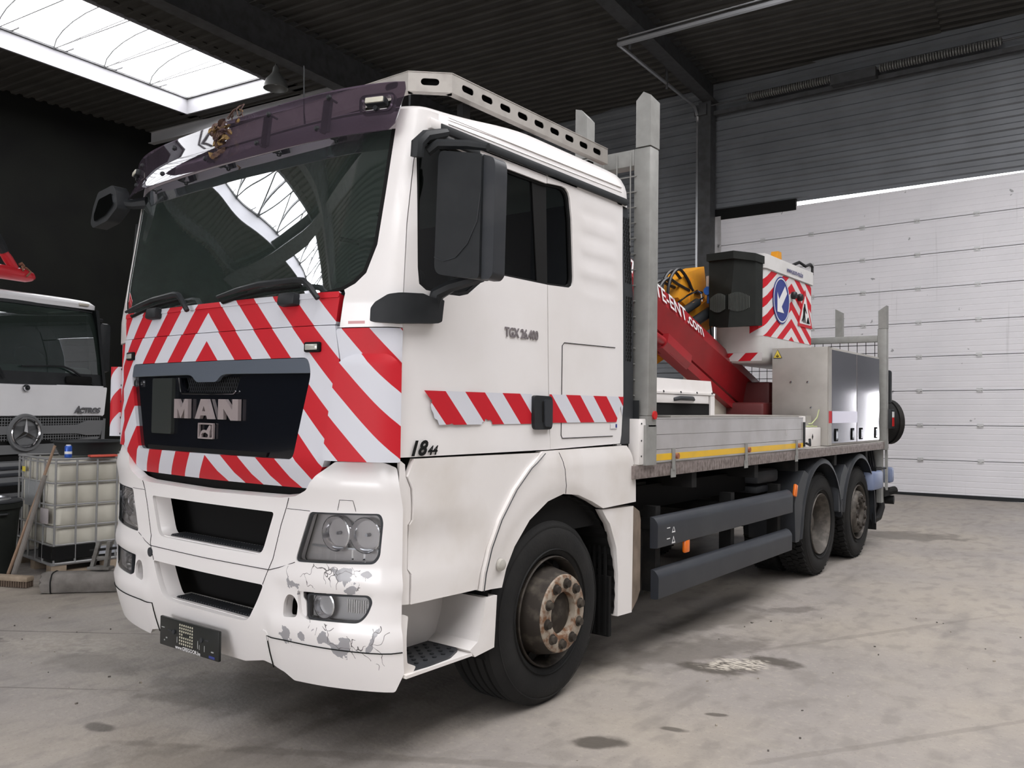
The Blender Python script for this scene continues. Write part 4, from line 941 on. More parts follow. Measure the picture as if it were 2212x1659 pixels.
B().tube([(.13, .52, 3.17), (.135, .50, 3.30), (.14, .49, 3.56)], [.008, .004, .003], 6).obj('antenna', DARK, T)
b = B(); b.tube([(.66, .8, 3.2), (.66, .8, 3.47)], .006, 5); b.cyl((.66, .8, 3.44), (.66, .8, 3.48), .012, n=8); b.obj('antenna', DARK, T)
# ------------------------------------------------------------------ wheels
def tyre(name, x, y, w, sg, tread='rib', lab=None):
    R = .52
    pr = [(.300, -.03), (.318, -.006), (.35, .004), (.41, .012), (.455, .006), (.485, -.008), (.507, -.028)]
    if tread == 'rib':
        k = 5; g = (w-.07)/k; h = -.035
        for i in range(k):
            pr += [(R, h-.006), (R, h-g+.010)]
            if i < k-1: pr += [(R-.012, h-g+.007), (R-.012, h-g-.003)]
            h -= g
    else: pr += [(R-.012, -.035), (R-.012, -w+.035)]
    pr += [(.507, -w+.028), (.485, -w+.008), (.455, -w-.006), (.41, -w-.012), (.35, -w-.004), (.318, -w+.006), (.300, -w+.03)]
    o = B().lathe(pr, (x, y, R), (sg, 0, 0), 64, closed=True).obj(name, RUBBER, T, 40)
    if tread != 'rib':
        b = B(); n = 46
        for i in range(n):
            for j, hx in enumerate((-.055, -.055-(w-.11)*.333, -.055-(w-.11)*.667, -w+.055)):
                a = 2*pi*(i+.5*(j % 2))/n; c = Vector((x+sg*hx, y+cos(a)*(R-.008), R+sin(a)*(R-.008)))
                Rm = Matrix(((1, 0, 0), (0, cos(a), -sin(a)), (0, sin(a), cos(a))))
                b.box(c, (w*.2, .016, .052), Rm @ Matrix.Rotation(.35*(-1)**j, 3, 'Y'))
        b.obj('tread_block', RUBBER, o, 0)['kind'] = 'stuff'
    b = B()
    for r in (.345, .475): b.lathe([(r-.003, .004), (r, .0125 if r < .4 else .004), (r+.003, .004)], (x, y, R), (sg, 0, 0), 64)
    b.obj('sidewall_rim_line', RUBBER, o, 30)
    return o
def rim_out(x, y, sg, tp, mdisc, mring, kz=1.):
    R = .52
    pr = [(.300, -.05), (.308, .002), (.303, .010), (.295, .002), (.288, -.05), (.276, -.10), (.262, -.105), (.250, -.06), (.236, .0), (.226, .05*kz), (.216, .078*kz)]
    rim = B().lathe(pr, (x, y, R), (sg, 0, 0), 56).obj('rim', mdisc, tp, 40)
    B().lathe([(.216, .076), (.211, .086), (.205, .089), (.125, .089), (.120, .086), (.118, .045), (.112, .040), (.09, .046), (.05, .05), (0, .05)], (x-sg*.089*(1-kz), y, R), (sg, 0, 0), 48).obj('wheel_flange', mring, tp, 35)
    B().lathe([(.119, .046), (.112, .050), (.10, .052), (.06, .056), (.02, .066), (0, .067)], (x-sg*.089*(1-kz), y, R), (sg, 0, 0), 32).obj('hub_cap', HUBD, tp, 40)
    nut = None
    for i in range(10):
        a = 2*pi*(i+.3)/10
        c = Vector((x-sg*.089*(1-kz), y+cos(a)*.1655, R+sin(a)*.1655))
        B().lathe([(.030, .086), (.030, .094), (.022, .096), (.021, .112), (.0, .113)], c, (sg, 0, 0), 6 if False else 12).obj('wheel_nut', HUBD, tp, 30)
        a += .31; c = Vector((x+sg*-.055, y+cos(a)*.251, R+sin(a)*.251))
        q = B(); d = Vector((sg*.96, cos(a)*.28, sin(a)*.28)).normalized()
        t1 = Vector((0, -sin(a), cos(a))); t2 = d.cross(t1)
        q.poly([c+d*.012+t1*.036*cos(k*pi/6)+t2*.034*sin(k*pi/6) for k in range(12)], [tuple(range(12))]); q.obj('hand_hole', BLACK, tp, 0, recalc=False)
for sg in (1, -1):
    tf = tyre('front_tyre', 1.195*sg, 1.45, .36, sg, 'rib'); rim_out(1.195*sg, 1.45, sg, tf, HUBD, RUST)
    td = tyre('drive_tyre', 1.19*sg, 6.27, .30, sg, 'lug')
    B().lathe([(.300, -.05), (.308, .0), (.303, .008), (.295, .0), (.287, -.04), (.272, -.07), (.268, -.15), (.255, -.17), (.250, -.205), (.215, -.215), (.10, -.215), (.095, -.10), (.06, -.085), (0, -.08)], (1.19*sg, 6.27, .52), (sg, 0, 0), 56).obj('rim', RIMG, td, 40)
    for i in range(10):
        a = 2*pi*i/10; c = Vector((1.19*sg, 6.27+cos(a)*.16, .52+sin(a)*.16)); B().cyl(c+Vector((-.215*sg, 0, 0)), c+Vector((-.175*sg, 0, 0)), .018, n=8).obj('wheel_nut', HUBD, td)
    t2 = tyre('inner_drive_tyre', .86*sg, 6.27, .30, sg, 'lug')
    tt = tyre('tag_tyre', 1.195*sg, 7.62, .34, sg, 'lug'); rim_out(1.195*sg, 7.62, sg, tt, RIMG, RIMG, .3)
# ------------------------------------------------------------------ chassis and things under the bed
b = B()
for sx in (-.42, .42): b.b2((sx-.04, .8, .72), (sx+.04, 8.6, 1.0))
for y in (1.0, 2.4, 3.6, 4.8, 6.0, 7.2, 8.4): b.b2((-.42, y-.06, .78), (.42, y+.06, .95))
ch = b.obj('chassis_frame', UNDER, T, 0)
for y in (1.45, 6.27, 7.62): B().tube([(-1.0, y, .52), (-.3, y, .50), (0, y, .52), (.3, y, .50), (1.0, y, .52)], [.08, .09, .17 if y > 2 else .09, .09, .08], 10).obj('axle', UNDER, T)
B().b2((-1.2, 2.6, .38), (-.5, 5.1, 1.12), .05).obj('tank_filler', UNDER, T, 40)  # oversized far-side box, hides the bright floor and keeps the underside dark
B().cyl((.62, 2.9, .62), (.62, 3.5, .62), .15, n=20).obj('air_tank', UNDER, T)
B().cyl((.75, 3.0, .70), (.75, 3.35, .70), .16, n=20).obj('air_tank', UNDER, T)
b = B(); b.b2((.55, 2.50, .70), (.98, 2.95, 1.14)); bx = b.obj('battery_box', UNDER, T, 0)
B().b2((.982, 2.60, .98), (.986, 2.70, 1.10)).obj('hook_sticker', M('sticker_grey', (.16, .16, .16), .6), bx, 0)
b = B(); b.box((.95, 5.0, 1.07), (.35, .5, .12), bev=.03); b.box((1.0, 4.95, .96), (.22, .4, .06), bev=.01); b.obj('toolbox_tray', GREYP, T, 40)
b = B()
for y in (2.72, 4.0, 5.05):
    b = B(); b.b2((1.10, y-.035, .42), (1.2, y+.035, 1.0)); b.b2((.4, y-.04, .84), (1.2, y+.04, .92)); b.obj('guard_bracket', UNDER, T, 0)
b = B(); b.b2((-1.0, 2.45, .95), (1.0, 8.5, 1.12)); b.obj('sub_frame', BLACK, T, 0)
b = B(); b.b2((.5, 2.5, .35), (1.0, 2.9, .68)); b.obj('silencer', UNDER, T, 0)
# side guards with lamps and small signs
def guard(z0, z1, y0, y1):
    b = B(); b.prism(rnd([(0, z0), (.028, z0+.004), (.03, z1-.045), (.0, z1-.008), (-.03, z1), (-.03, z0)], [.006, .006, .02, .02, .005, .005]), (1.25, y0, 0), (1, 0, 0), (0, 0, 1), (0, y1-y0, 0)); return b.obj('side_guard', SLATE, T, 40)
g1 = guard(.735, .945, 2.57, 5.19); g2 = guard(.396, .593, 2.585, 5.17)
for y, z, r in ((3.03, .705, 0),):
    b = B(); b.box((1.262, y, z), (.03, .075, .105), None, .012); o = b.obj('marker_lamp', AMBER, g1, 40); 
for v in o.data.vertices: pass
B().box((1.262, 5.30, .93), (.03, .06, .115), Matrix.Rotation(-.3, 3, 'X'), .012).obj('marker_lamp', AMBER, T, 40)
tri = lambda s: [(-s, -s*.9), (s, -s*.9), (0, s)]
for z in (.845, .772):
    plate('warning_mark', tri(.026), [tri(.016)], (1.2795, 2.80, z), (0, 1, 0), (0, 0, 1), .001, SIGNW, g1, 0)
    B().b2((1.2785, 2.70, z+.012), (1.2805, 2.745, z+.018)).obj('text_mark', SIGNW, g1, 0)
# mudguards
def mudguard(yc, front_low, rear_low, zl0, zl1):
    outer = []; 
    pts = [(yc-.87 if front_low else yc-.70, zl0)]
    n = 22
    P = []
    for i in range(n+1):
        a = lerp(radians(176), radians(0 if not rear_low else -4), i/n); rx, rz = .665, .66
        P.append((yc+cos(a)*rx, .54+sin(a)*rz))
    P = [(yc-.70, zl0)]+P+[(yc+.685, zl1)]
    b = B(); vs = []; fs = []
    for y, z in P:
        d = Vector((y-yc, z-.54)).normalized()
        for x, k in ((.70, 0), (1.19, 0), (1.235, -.012), (1.25, -.04), (1.25, -.06), (1.235, -.045), (1.19, -.03), (.70, -.03)): vs.append((x, y+d.x*k, z+d.y*k))
    m = 8
    for i in range(len(P)-1):
        for k in range(m): fs.append((i*m+k, i*m+(k+1) % m, (i+1)*m+(k+1) % m, (i+1)*m+k))
    b.poly(vs, fs); return b.obj('mudguard', GREYP, T, 40)
m1 = mudguard(6.18, True, False, .45, .74); m2 = mudguard(7.52, False, True, .72, .32)
b = B(); b.prism(rnd([(5.36, .44), (5.47, .44), (5.56, .80), (5.72, 1.06), (5.60, 1.10), (5.42, .96), (5.33, .80)], .02), (1.245, 0, 0), (0, 1, 0), (0, 0, 1), (-.45, 0, 0)); b.obj('mudguard_front', GREYP, m1, 40)
b = B(); b.prism(rnd([(6.70, .60), (6.80, .60), (6.90, .86), (7.02, 1.04), (6.92, 1.10), (6.78, .98), (6.70, .80)], .02), (1.245, 0, 0), (0, 1, 0), (0, 0, 1), (-.45, 0, 0)); b.obj('mudguard_front', GREYP, m2, 40)
b = B(); b.b2((.72, 8.17, .26), (1.25, 8.19, 1.0))
for i in range(13): b.b2((.73+.04*i, 8.15, .27), (.745+.04*i, 8.17, .95))
b.obj('rear_mudflap', BLACK, T, 0)
B().b2((-1.245, 5.5, .45), (-.7, 8.15, 1.16), .05).obj('far_mudguard', GREYP, T, 40)
# ------------------------------------------------------------------ flatbed platform
b = B(); b.b2((-1.275, 2.26, 1.215), (1.275, 8.66, 1.30)); bed = b.obj('flatbed', EDGE, T, 0)
b = B()
for i in range(150): b.b2((1.275, 2.30+.042*i, 1.222), (1.2775, 2.325+.042*i, 1.280))
b.obj('edge_tread', EDGE, bed, 0)['kind'] = 'stuff'
b = B(); b.b2((-1.27, 2.28, 1.30), (1.27, 8.65, 1.308)); b.obj('bed_floor', ALUMAT, bed, 0)
for y in (3.2, 4.4, 5.4, 6.6, 7.8): B().b2((-1.24, y-.04, 1.10), (1.24, y+.04, 1.215)).obj('cross_beam', UNDER, bed, 0)
# dropside with latches, corner post
ds = B()
for z0, z1 in ((1.310, 1.395), (1.397, 1.495), (1.497, 1.600)): ds.b2((1.25, 2.515, z0), (1.278, 5.46, z1-.001))
ds = empty('x') if False else ds
drop = ds.obj('dropside', ALU, T, 0, bev=.003)
B().b2((1.2785, 2.515, 1.322), (1.2795, 5.46, 1.366)).obj('yellow_strip', YELLOW, drop, 0)
B().b2((1.245, 2.50, 1.600), (1.28, 5.47, 1.607)).obj('dropside_cap', ALU, drop, 0)
for y in (2.78, 4.07, 5.27):
    b = B(); b.b2((1.281, y-.018, 1.25), (1.290, y+.018, 1.40)); b.b2((1.281, y-.035, 1.20), (1.286, y+.035, 1.26)); l = b.obj('dropside_hinge', GALV, drop, 0)
    B().cyl((1.285, y+.04, 1.345), (1.303, y+.04, 1.345), .02, n=10).obj('hinge_pin', M('rust_pin', (.28, .10, .05), .7), l)
b = B(); b.box((1.279, 5.03, 1.47), (.006, .05, .05), bev=.002); b.obj('dent', ALU, drop, 0)
cp = B().b2((1.20, 2.30, 1.305), (1.28, 2.505, 1.60), .004).obj('corner_post', WHITE2, T, 40)
B().b2((1.2805, 2.42, 1.33), (1.282, 2.452, 1.575)).obj('post_slot', DARK, cp, 0)
B().b2((1.2805, 2.385, 1.51), (1.282, 2.40, 1.55)).obj('post_slot', DARK, cp, 0)
for y in (2.33, 2.475):
    for z in (1.36, 1.46, 1.57): B().cyl((1.28, y, z), (1.283, y, z), .006, n=8).obj('post_rivet', DARK, cp)
cp2 = B().b2((1.235, 5.465, 1.305), (1.275, 5.54, 1.615), .004).obj('corner_post', WHITE2, T, 40)
b = B(); b.b2((1.276, 5.47, 1.33), (1.288, 5.50, 1.56)); b.tube([(1.29, 5.52, 1.36), (1.30, 5.60, 1.34), (1.29, 5.62, 1.40)], .012, 5); b.obj('post_latch', DARK, cp2, 0)
B().b2((-1.278, 2.5, 1.31), (-1.25, 5.5, 1.6)).obj('far_dropside', ALU, T, 0)
# headboard: hollow posts, cross tube, wire mesh
hbd = B().b2((1.18, 2.38, 1.62), (1.302, 2.50, 3.385), .008).obj('headboard', GALV, T, 40)
def stub(x0, x1, y0, y1, z0, z1, zs):
    b = B(); b.poly([(x0, y0, z0), (x1, y0, z0), (x1, y1, z0), (x0, y1, z0), (x0, y0, zs), (x1, y0, z1), (x1, y1, z1), (x0, y1, zs)] if True else [], [(0, 3, 2, 1), (4, 5, 6, 7), (0, 1, 5, 4), (1, 2, 6, 5), (2, 3, 7, 6), (3, 0, 4, 7)])
    return b
o = B().poly([(1.196, 2.375, 3.39), (1.305, 2.375, 3.39), (1.305, 2.50, 3.39), (1.196, 2.50, 3.39), (1.196, 2.375, 3.70), (1.25, 2.375, 3.752), (1.305, 2.375, 3.72), (1.305, 2.50, 3.70), (1.25, 2.5, 3.74), (1.196, 2.50, 3.69)],
         [(0, 3, 2, 1), (0, 1, 6, 5, 4), (3, 9, 8, 7, 2), (1, 2, 7, 6), (0, 4, 9, 3), (4, 5, 8, 9), (5, 6, 7, 8)]).obj('post_top', GALV, hbd, 0)
o = B().poly([(.715, 2.38, 3.39), (.81, 2.38, 3.39), (.81, 2.48, 3.39), (.715, 2.48, 3.39), (.715, 2.38, 3.745), (.765, 2.38, 3.73), (.81, 2.38, 3.675), (.81, 2.48, 3.66), (.765, 2.48, 3.71), (.715, 2.48, 3.72)],
         [(0, 3, 2, 1), (0, 1, 6, 5, 4), (3, 9, 8, 7, 2), (1, 2, 7, 6), (0, 4, 9, 3), (4, 5, 8, 9), (5, 6, 7, 8)]).obj('post_top', GALV, hbd, 0)
B().b2((-1.302, 2.38, 1.31), (-1.18, 2.50, 3.385), .008).obj('post', GALV, hbd, 40)
B().b2((-1.18, 2.385, 3.275), (1.18, 2.49, 3.385), .006).obj('cross_tube', GALV, hbd, 40)
B().b2((-1.18, 2.385, 1.66), (1.18, 2.49, 1.75), .006).obj('cross_tube', GALV, hbd, 40)
wv = None
for i in range(23):
    if wv is None: wv = B().cyl((0, 2.365, 1.68), (0, 2.365, 3.36), .0045, n=6).obj('mesh_wire', GALV, hbd); wv.location.x = 1.163
    else: dup(wv, hbd, (1.163-.104*i, 0, 0))
wh = None
for i in range(16):
    if wh is None: wh = B().cyl((-1.20, 2.373, 0), (1.205, 2.373, 0), .0045, n=6).obj('mesh_wire', GALV, hbd); wh.location.z = 3.20
    else: dup(wh, hbd, (0, 0, 3.20-.1035*i))
b = B(); b.poly([(1.18, 2.38, 1.62), (1.30, 2.38, 1.62), (1.30, 2.50, 1.62), (1.18, 2.50, 1.62), (1.245, 2.39, 1.52), (1.30, 2.39, 1.55), (1.30, 2.49, 1.55), (1.245, 2.49, 1.52)], [(0, 1, 5, 4), (1, 2, 6, 5), (2, 3, 7, 6), (3, 0, 4, 7), (4, 5, 6, 7)])
b.b2((1.24, 2.36, 1.30), (1.30, 2.50, 1.56)); b.obj('post_foot', GALV, hbd, 0)
B().cyl((1.30, 2.46, 1.625), (1.312, 2.46, 1.625), .028, n=14).obj('red_reflector', REDL, hbd)
b = B(); b.b2((.9, 2.35, 1.60), (1.25, 2.352, 1.72)); b.obj('foot_plate', DARK, hbd, 0)
# drawer cabinet behind the headboard
dcab = B(); dcab.poly([(.50, 2.56, 1.31), (.95, 2.56, 1.31), (.95, 4.17, 1.31), (.50, 4.17, 1.31), (.42, 2.56, 1.94), (.93, 2.56, 1.90), (.93, 4.17, 1.905), (.42, 4.17, 1.94), (.95, 2.56, 1.78), (.95, 4.17, 1.785)],
          [(0, 1, 2, 3), (4, 5, 6, 7), (0, 4, 7, 3), (0, 1, 8, 5, 4), (3, 7, 6, 9, 2), (5, 8, 9, 6)])
dc = dcab.obj('drawer_cabinet', WHITE2, T, 0)
b = B(); b.b2((.94, 2.56, 1.31), (.965, 2.62, 1.78)); b.b2((.94, 4.09, 1.31), (.965, 4.17, 1.79)); b.b2((.94, 2.56, 1.785), (.968, 4.17, 1.80)); b.obj('cabinet_frame', WHITE2, dc, 0)
B().b2((.90, 2.62, 1.33), (.952, 4.09, 1.712)).obj('cabinet_opening', BLACK, dc, 0)
dw = B().b2((.935, 2.65, 1.714), (.962, 4.06, 1.783), .004).obj('drawer', WHITE2, dc, 40)
B().tube([(.96, 3.42, 1.742), (.985, 3.48, 1.753), (.985, 3.70, 1.753), (.96, 3.78, 1.744)], [.014, .018, .018, .012], 8).obj('drawer_handle', GREYP, dw)
for i in range(6): B().cyl((.966, 2.66+.29*i, 1.80), (.972, 2.66+.29*i, 1.802), .008, n=8).obj('cabinet_rivet', GREYP, dc)
b = B(); b.b2((.25, 3.0, 1.309), (1.15, 6.1, 1.62)); b.obj('bed_chest', ALUMAT, T, 0)
# ------------------------------------------------------------------ aerial lift: turret, red boom, orange arm, bucket
tb = B(); tb.b2((-.15, 5.85, 1.31), (.20, 6.45, 2.03), .02); tb.obj('lift_column', M('column_cream', (.56, .52, .44), .5), T, 40)
def beam(name, a0, a1, prof0, prof1, mat, parent, bev=.012):
    """tapered box beam from a0 to a1 in a y-z plane; profiles are (x, height) loops"""
    a0, a1 = Vector(a0), Vector(a1); d = (a1-a0).normalized(); u = Vector((1, 0, 0)).cross(d).normalized(); u = -u if u.z < 0 else u
    b = B(); n = len(prof0); vs = [a0+Vector((x, 0, 0))+u*h for x, h in prof0]+[a1+Vector((x, 0, 0))+u*h for x, h in prof1]
    b.poly(vs, [tuple(range(n))[::-1], tuple(range(n, 2*n))]+[(i, (i+1) % n, n+(i+1) % n, n+i) for i in range(n)])
    return b.obj(name, mat, parent, 20, bev=bev), d, u
pA = [(-.13, .20), (.13, .20), (.185, .0), (.175, -.02), (.12, -.175), (-.12, -.175), (-.175, -.02), (-.185, 0)]
pB = [(-.13, .12), (.13, .12), (.185, .0), (.175, -.03), (.12, -.30), (-.12, -.30), (-.175, -.03), (-.185, 0)]
BX, Ya, Yb, Za, Zb = .12, 3.45, 7.0, 2.955, 1.885
boom, bd_, bu = beam('red_boom', (BX, Ya, Za), (BX, Yb, Zb), pA, pB, REDB, T)
# lower chassis of the boom: ram cover and knuckle
q4 = [(-.07, .045), (.07, .045), (.07, -.045), (-.07, -.045)]
beam('boom_lower_tube', (.20, 4.75, 2.235), (.20, 6.75, 1.545), q4, q4, REDB, boom)
q5 = [(-.075, .07), (.075, .07), (.08, -.02), (.04, -.08), (-.04, -.08), (-.08, -.02)]
beam('boom_knuckle', (.22, 4.62, 2.31), (.22, 5.12, 2.13), q5, q5, REDB, boom, .02)
B().cyl((.24, 3.9, 2.50), (.24, 4.8, 2.25), .042, n=14).obj('boom_ram', REDB, boom)
nrm_t = Vector((.958, 0, .285))
def on_boom(t0, h):
    def f(x, y, z):
        c = Vector((BX, Ya, Za))+bd_*(t0+x)+bu*(h+y); hh = h+y; top = lerp(.20, .12, (t0+x)/3.7); xx = lerp(.185, .13, min(1, max(0, hh/top)))
        return Vector((BX+xx, c.y, c.z))+Vector((.016+z, 0, .004))
    return f
text('boom_lettering', 'ETE-ENT.com', on_boom(.83, .018), SIGNW, boom, size=.205, bold=.003, xs=1.0)
text('boom_lettering', '7', on_boom(.44, .02), SIGNW, boom, size=.20, bold=.004, xs=.9)
trt = B(); trt.b2((-.22, 6.2, 1.31), (.62, 7.3, 1.75), .04); trt.b2((.10, 6.55, 1.6), (.55, 7.2, 1.98), .03); trt.obj('turret', M('turret_dark_red', (.12, .02, .02), .5), boom, 40)
# orange arm behind, its plate, rams and hoses
arm, ad, au = beam('orange_arm', (-.08, 4.62, 2.12), (-.08, 6.35, 2.80), [(-.10, .12), (.10, .12), (.10, -.12), (-.10, -.12)], [(-.11, .16), (.11, .16), (.11, -.16), (-.11, -.16)], ORANGE, T)
b = B(); b.prism([(5.42, 2.82), (5.50, 3.02), (5.62, 3.10), (6.05, 3.23), (6.10, 3.05), (6.05, 2.70), (5.72, 2.72)], (-.22, 0, 0), (0, 1, 0), (0, 0, 1), (.22, 0, 0)); ok = b.obj('arm_bracket', ORANGE, arm, 0, bev=.01)
b = B(); b.prism([(5.70, 3.06), (5.80, 3.04), (5.72, 2.74), (5.66, 2.74)], (.0, 0, 0), (0, 1, 0), (0, 0, 1), (.02, 0, 0)); b.obj('bracket_rib', ORANGE, arm, 0)
B().b2((.02, 4.95, 2.18), (.035, 5.12, 2.30)).obj('arm_plate', ORANGE, arm, 0)
for a0, a1, r in (((.06, 5.25, 2.60), (.06, 5.75, 2.80), .045), ((.10, 5.40, 2.50), (.10, 5.98, 2.72), .055)):
    rm = B().cyl(a0, a1, r, n=16).obj('hydraulic_ram', DARK, arm); q = Vector(a0)*.3+Vector(a1)*.7
    B().cyl(q+Vector((.02, 0, .03)), Vector(a1)+Vector((.02, .1, .06)), .012, n=8).obj('ram_pipe', CHROME, rm)
for k, (dy, dz, dx) in enumerate(((0, 0, 0), (.06, .02, .04), (-.14, -.10, .02), (-.20, -.13, -.04), (.02, -.08, -.1))):
    pts = [(-.02+dx, 5.22+dy, 2.50), (-.02+dx, 5.10+dy, 2.78+dz), (-.02+dx, 5.16+dy, 2.98+dz), (-.02+dx, 5.34+dy, 3.09+dz), (-.02+dx, 5.54+dy, 3.02+dz*.6), (-.02+dx, 5.74, 2.92), (-.02+dx, 5.95, 2.93)]
    P = []
    for i in range(len(pts)-1):
        p0, p1, p2, p3 = (Vector(pts[min(max(i+j, 0), len(pts)-1)]) for j in (-1, 0, 1, 2))
        for t in (0, .25, .5, .75): P.append(.5*((2*p1)+(-p0+p2)*t+(2*p0-5*p1+4*p2-p3)*t*t+(-p0+3*p1-3*p2+p3)*t**3))
    B().tube(P+[pts[-1]], .017, 6).obj('hydraulic_hose', HOSE, arm)
B().tube([(.08, 5.25, 2.74), (.08, 5.45, 2.83), (.08, 5.70, 2.92), (.08, 5.80, 2.90), (.08, 5.83, 2.82)], .010, 6).obj('ram_pipe', CHROME, arm)
# bucket
bx0, bx1, by0, by1, bz0, bz1 = .12, .655, 6.06, 7.66, 2.17, 3.17
plan = rnd([(bx0, by0), (bx1, by0), (bx1, by1), (bx0, by1)], [.08, .12, .06, .06], 6)
def bucket_mesh(name, z0, z1, grow, mat, parent, low=0, cap=False):
    b = B(); n = len(plan); rows = [(z0, -low), (z0+low*.6, -low*.3), (z0+low*1.3, 0), (z1, 0)] if low else [(z0, 0), (z1, 0)]
    cx, cy = (bx0+bx1)/2, (by0+by1)/2; vs = []
    for z, g in rows:
        for x, y in plan:
            d = Vector((x-cx, y-cy)); dn = Vector((math.copysign(1, d.x)*min(1, abs(d.x)/.2), math.copysign(1, d.y)*min(1, abs(d.y)/.5)))
            vs.append((x+dn.x*(grow+g), y+dn.y*(grow+g), z))
    fs = [tuple(range(n))[::-1]] + ([tuple(range((len(rows)-1)*n, len(rows)*n))] if cap else [])
    for i in range(len(rows)-1):
        for k in range(n): fs.append((i*n+k, i*n+(k+1) % n, (i+1)*n+(k+1) % n, (i+1)*n+k))
    b.poly(vs, fs); return b.obj(name, mat, parent, 40)
bk = bucket_mesh('lift_bucket', bz0, bz1, 0, GRP, T, .05)
bucket_mesh('bucket_rim', 3.165, 3.315, .018, GRP, bk)
bucket_mesh('bucket_inside', 3.10, 3.31, -.03, DARK, bk, cap=True)
# chevron film on the bucket: corner + long side, two nested arrows; low band in front
BCH = stripes('bucket_film', .0, .20, .5, .55, 1.0, (.62, .60, .60), True)
def bkside(x): return Vector((bx1+.003, x, 0))
def wrapb(u, v, k):
    # u: metres along side from the front edge of the film; front corner is wrapped
    r = .10; L = r*pi/2
    if u < .10: return Vector((bx1-r-.10+u+.0, by0-.003-k, v))
    if u < .10+L:
        a = (u-.10)/r; c = Vector((bx1-r, by0+r, v)); return c+Vector((sin(a), -cos(a), 0))*(r+.004+k)
    return Vector((bx1+.004+k, by0+r+(u-.10-L), v))
UM = .92
V, F = cdt([(.06, 2.45), (1.70, 2.45), (1.70, 3.155), (.06, 3.155)], [], .06)
ob = shell('chevron_film', [(u, v) for u, v in V], F, wrapb, .001, BCH, bk, 30)
uvd = ob.data.uv_layers[0].data
for l in uvd: l.uv = ((l.uv[0]-1.02)*1.0, l.uv[1]*1.0)
m = BCH
V, F = cdt([(0, 0), (.53, 0), (.53, .085), (0, .085)], [], 9)
ob = shell('front_band', V, F, lambda u, v, k: Vector((bx0+u, by0-.004-k, 2.185+v)), .001, stripes('front_band_film', .0, .27, .5, 1.0, -1.0, (.62, .60, .60), False), bk, 0)
# blue direction sign, roadworks triangle
def side_pt(y, z, k=0): return Vector((bx1+.008+k, y, z))
def disc(name, cy, cz, ry, rz, k, mat, par): return plate(name, [(ry*cos(2*pi*i/40), rz*sin(2*pi*i/40)) for i in range(40)], [], side_pt(cy, cz, k), (0, 1, 0), (0, 0, 1), .002, mat, par, 0)
sg_ = disc('direction_sign', 6.585, 2.872, .258, .258, .004, BLUE, bk)
plate('sign_ring', [(.243*cos(2*pi*i/40), .243*sin(2*pi*i/40)) for i in range(40)], [[(.230*cos(2*pi*i/40), .230*sin(2*pi*i/40)) for i in range(40)]], side_pt(6.585, 2.872, .007), (0, 1, 0), (0, 0, 1), .001, SIGNW, sg_, 0)
arrow = [(-.135, -.135), (-.135, .075), (-.08, .005), (.10, .165), (.165, .09), (-.005, -.07), (.07, -.135)]
plate('sign_arrow', arrow, [], side_pt(6.585, 2.872, .008), (0, 1, 0), (0, 0, 1), .001, SIGNW, sg_, 0)
tr_ = plate('roadworks_sign', rnd([(-.26, -.16), (.26, -.16), (0, .29)], .03), [], side_pt(7.37, 2.80, .003), (0, 1, 0), (0, 0, 1), .002, M('sign_red', RED, .35), bk, 0)
plate('sign_panel', rnd([(-.195, -.125), (.195, -.125), (0, .215)], .015), [], side_pt(7.37, 2.80, .005), (0, 1, 0), (0, 0, 1), .002, SIGNW, tr_, 0)
plate('sign_figure', [(-.11, -.11), (-.085, -.07), (-.07, -.11), (-.045, -.11), (-.05, -.03), (-.02, -.11), (.01, -.11), (-.015, .0), (-.005, .04), (.03, .0), (.045, .01), (.0, .075), (-.01, .11), (-.045, .115), (-.05, .085), (-.075, .05), (-.08, -.01), (-.10, -.06), (-.13, -.09)], [], side_pt(7.37, 2.80, .007), (0, 1, 0), (0, 0, 1), .001, BLACK, tr_, 0)
plate('sign_heap', [(.03, -.11), (.155, -.11), (.10, -.03), (.075, -.045)], [], side_pt(7.37, 2.80, .007), (0, 1, 0), (0, 0, 1), .001, BLACK, tr_, 0)
for y in (6.93, 7.14): B().lathe([(.04, 0), (.045, .03), (.035, .05), (0, .052)], side_pt(y, 2.965), (1, 0, 0), 14).obj('bucket_knob', DARK, bk)
text('bucket_lettering', 'www.acom-ma.be', lambda x, y, z: Vector((bx1+.024+z, 6.72+x, 3.205+y)), M('lettering_blue', (.06, .06, .16), .5), bk, size=.085, bold=.002, xs=.86)
B().tube([(.50, 7.20, 3.33), (.62, 7.30, 3.40), (.64, 7.45, 3.37), (.64, 7.62, 3.42), (.64, 7.70, 3.40), (.64, 7.70, 3.30)], .018, 6).obj('bucket_hose', HOSE, bk)
b = B(); b.prism([(6.30, 3.20), (6.34, 3.36), (6.62, 3.38), (6.75, 3.33), (6.80, 3.46), (6.90, 3.46), (6.92, 3.30), (7.2, 3.28), (7.2, 3.2)], (.47, 0, 0), (0, 1, 0), (0, 0, 1), (.08, 0, 0)); b.obj('bucket_bracket', ORANGE, bk, 0, bev=.008)
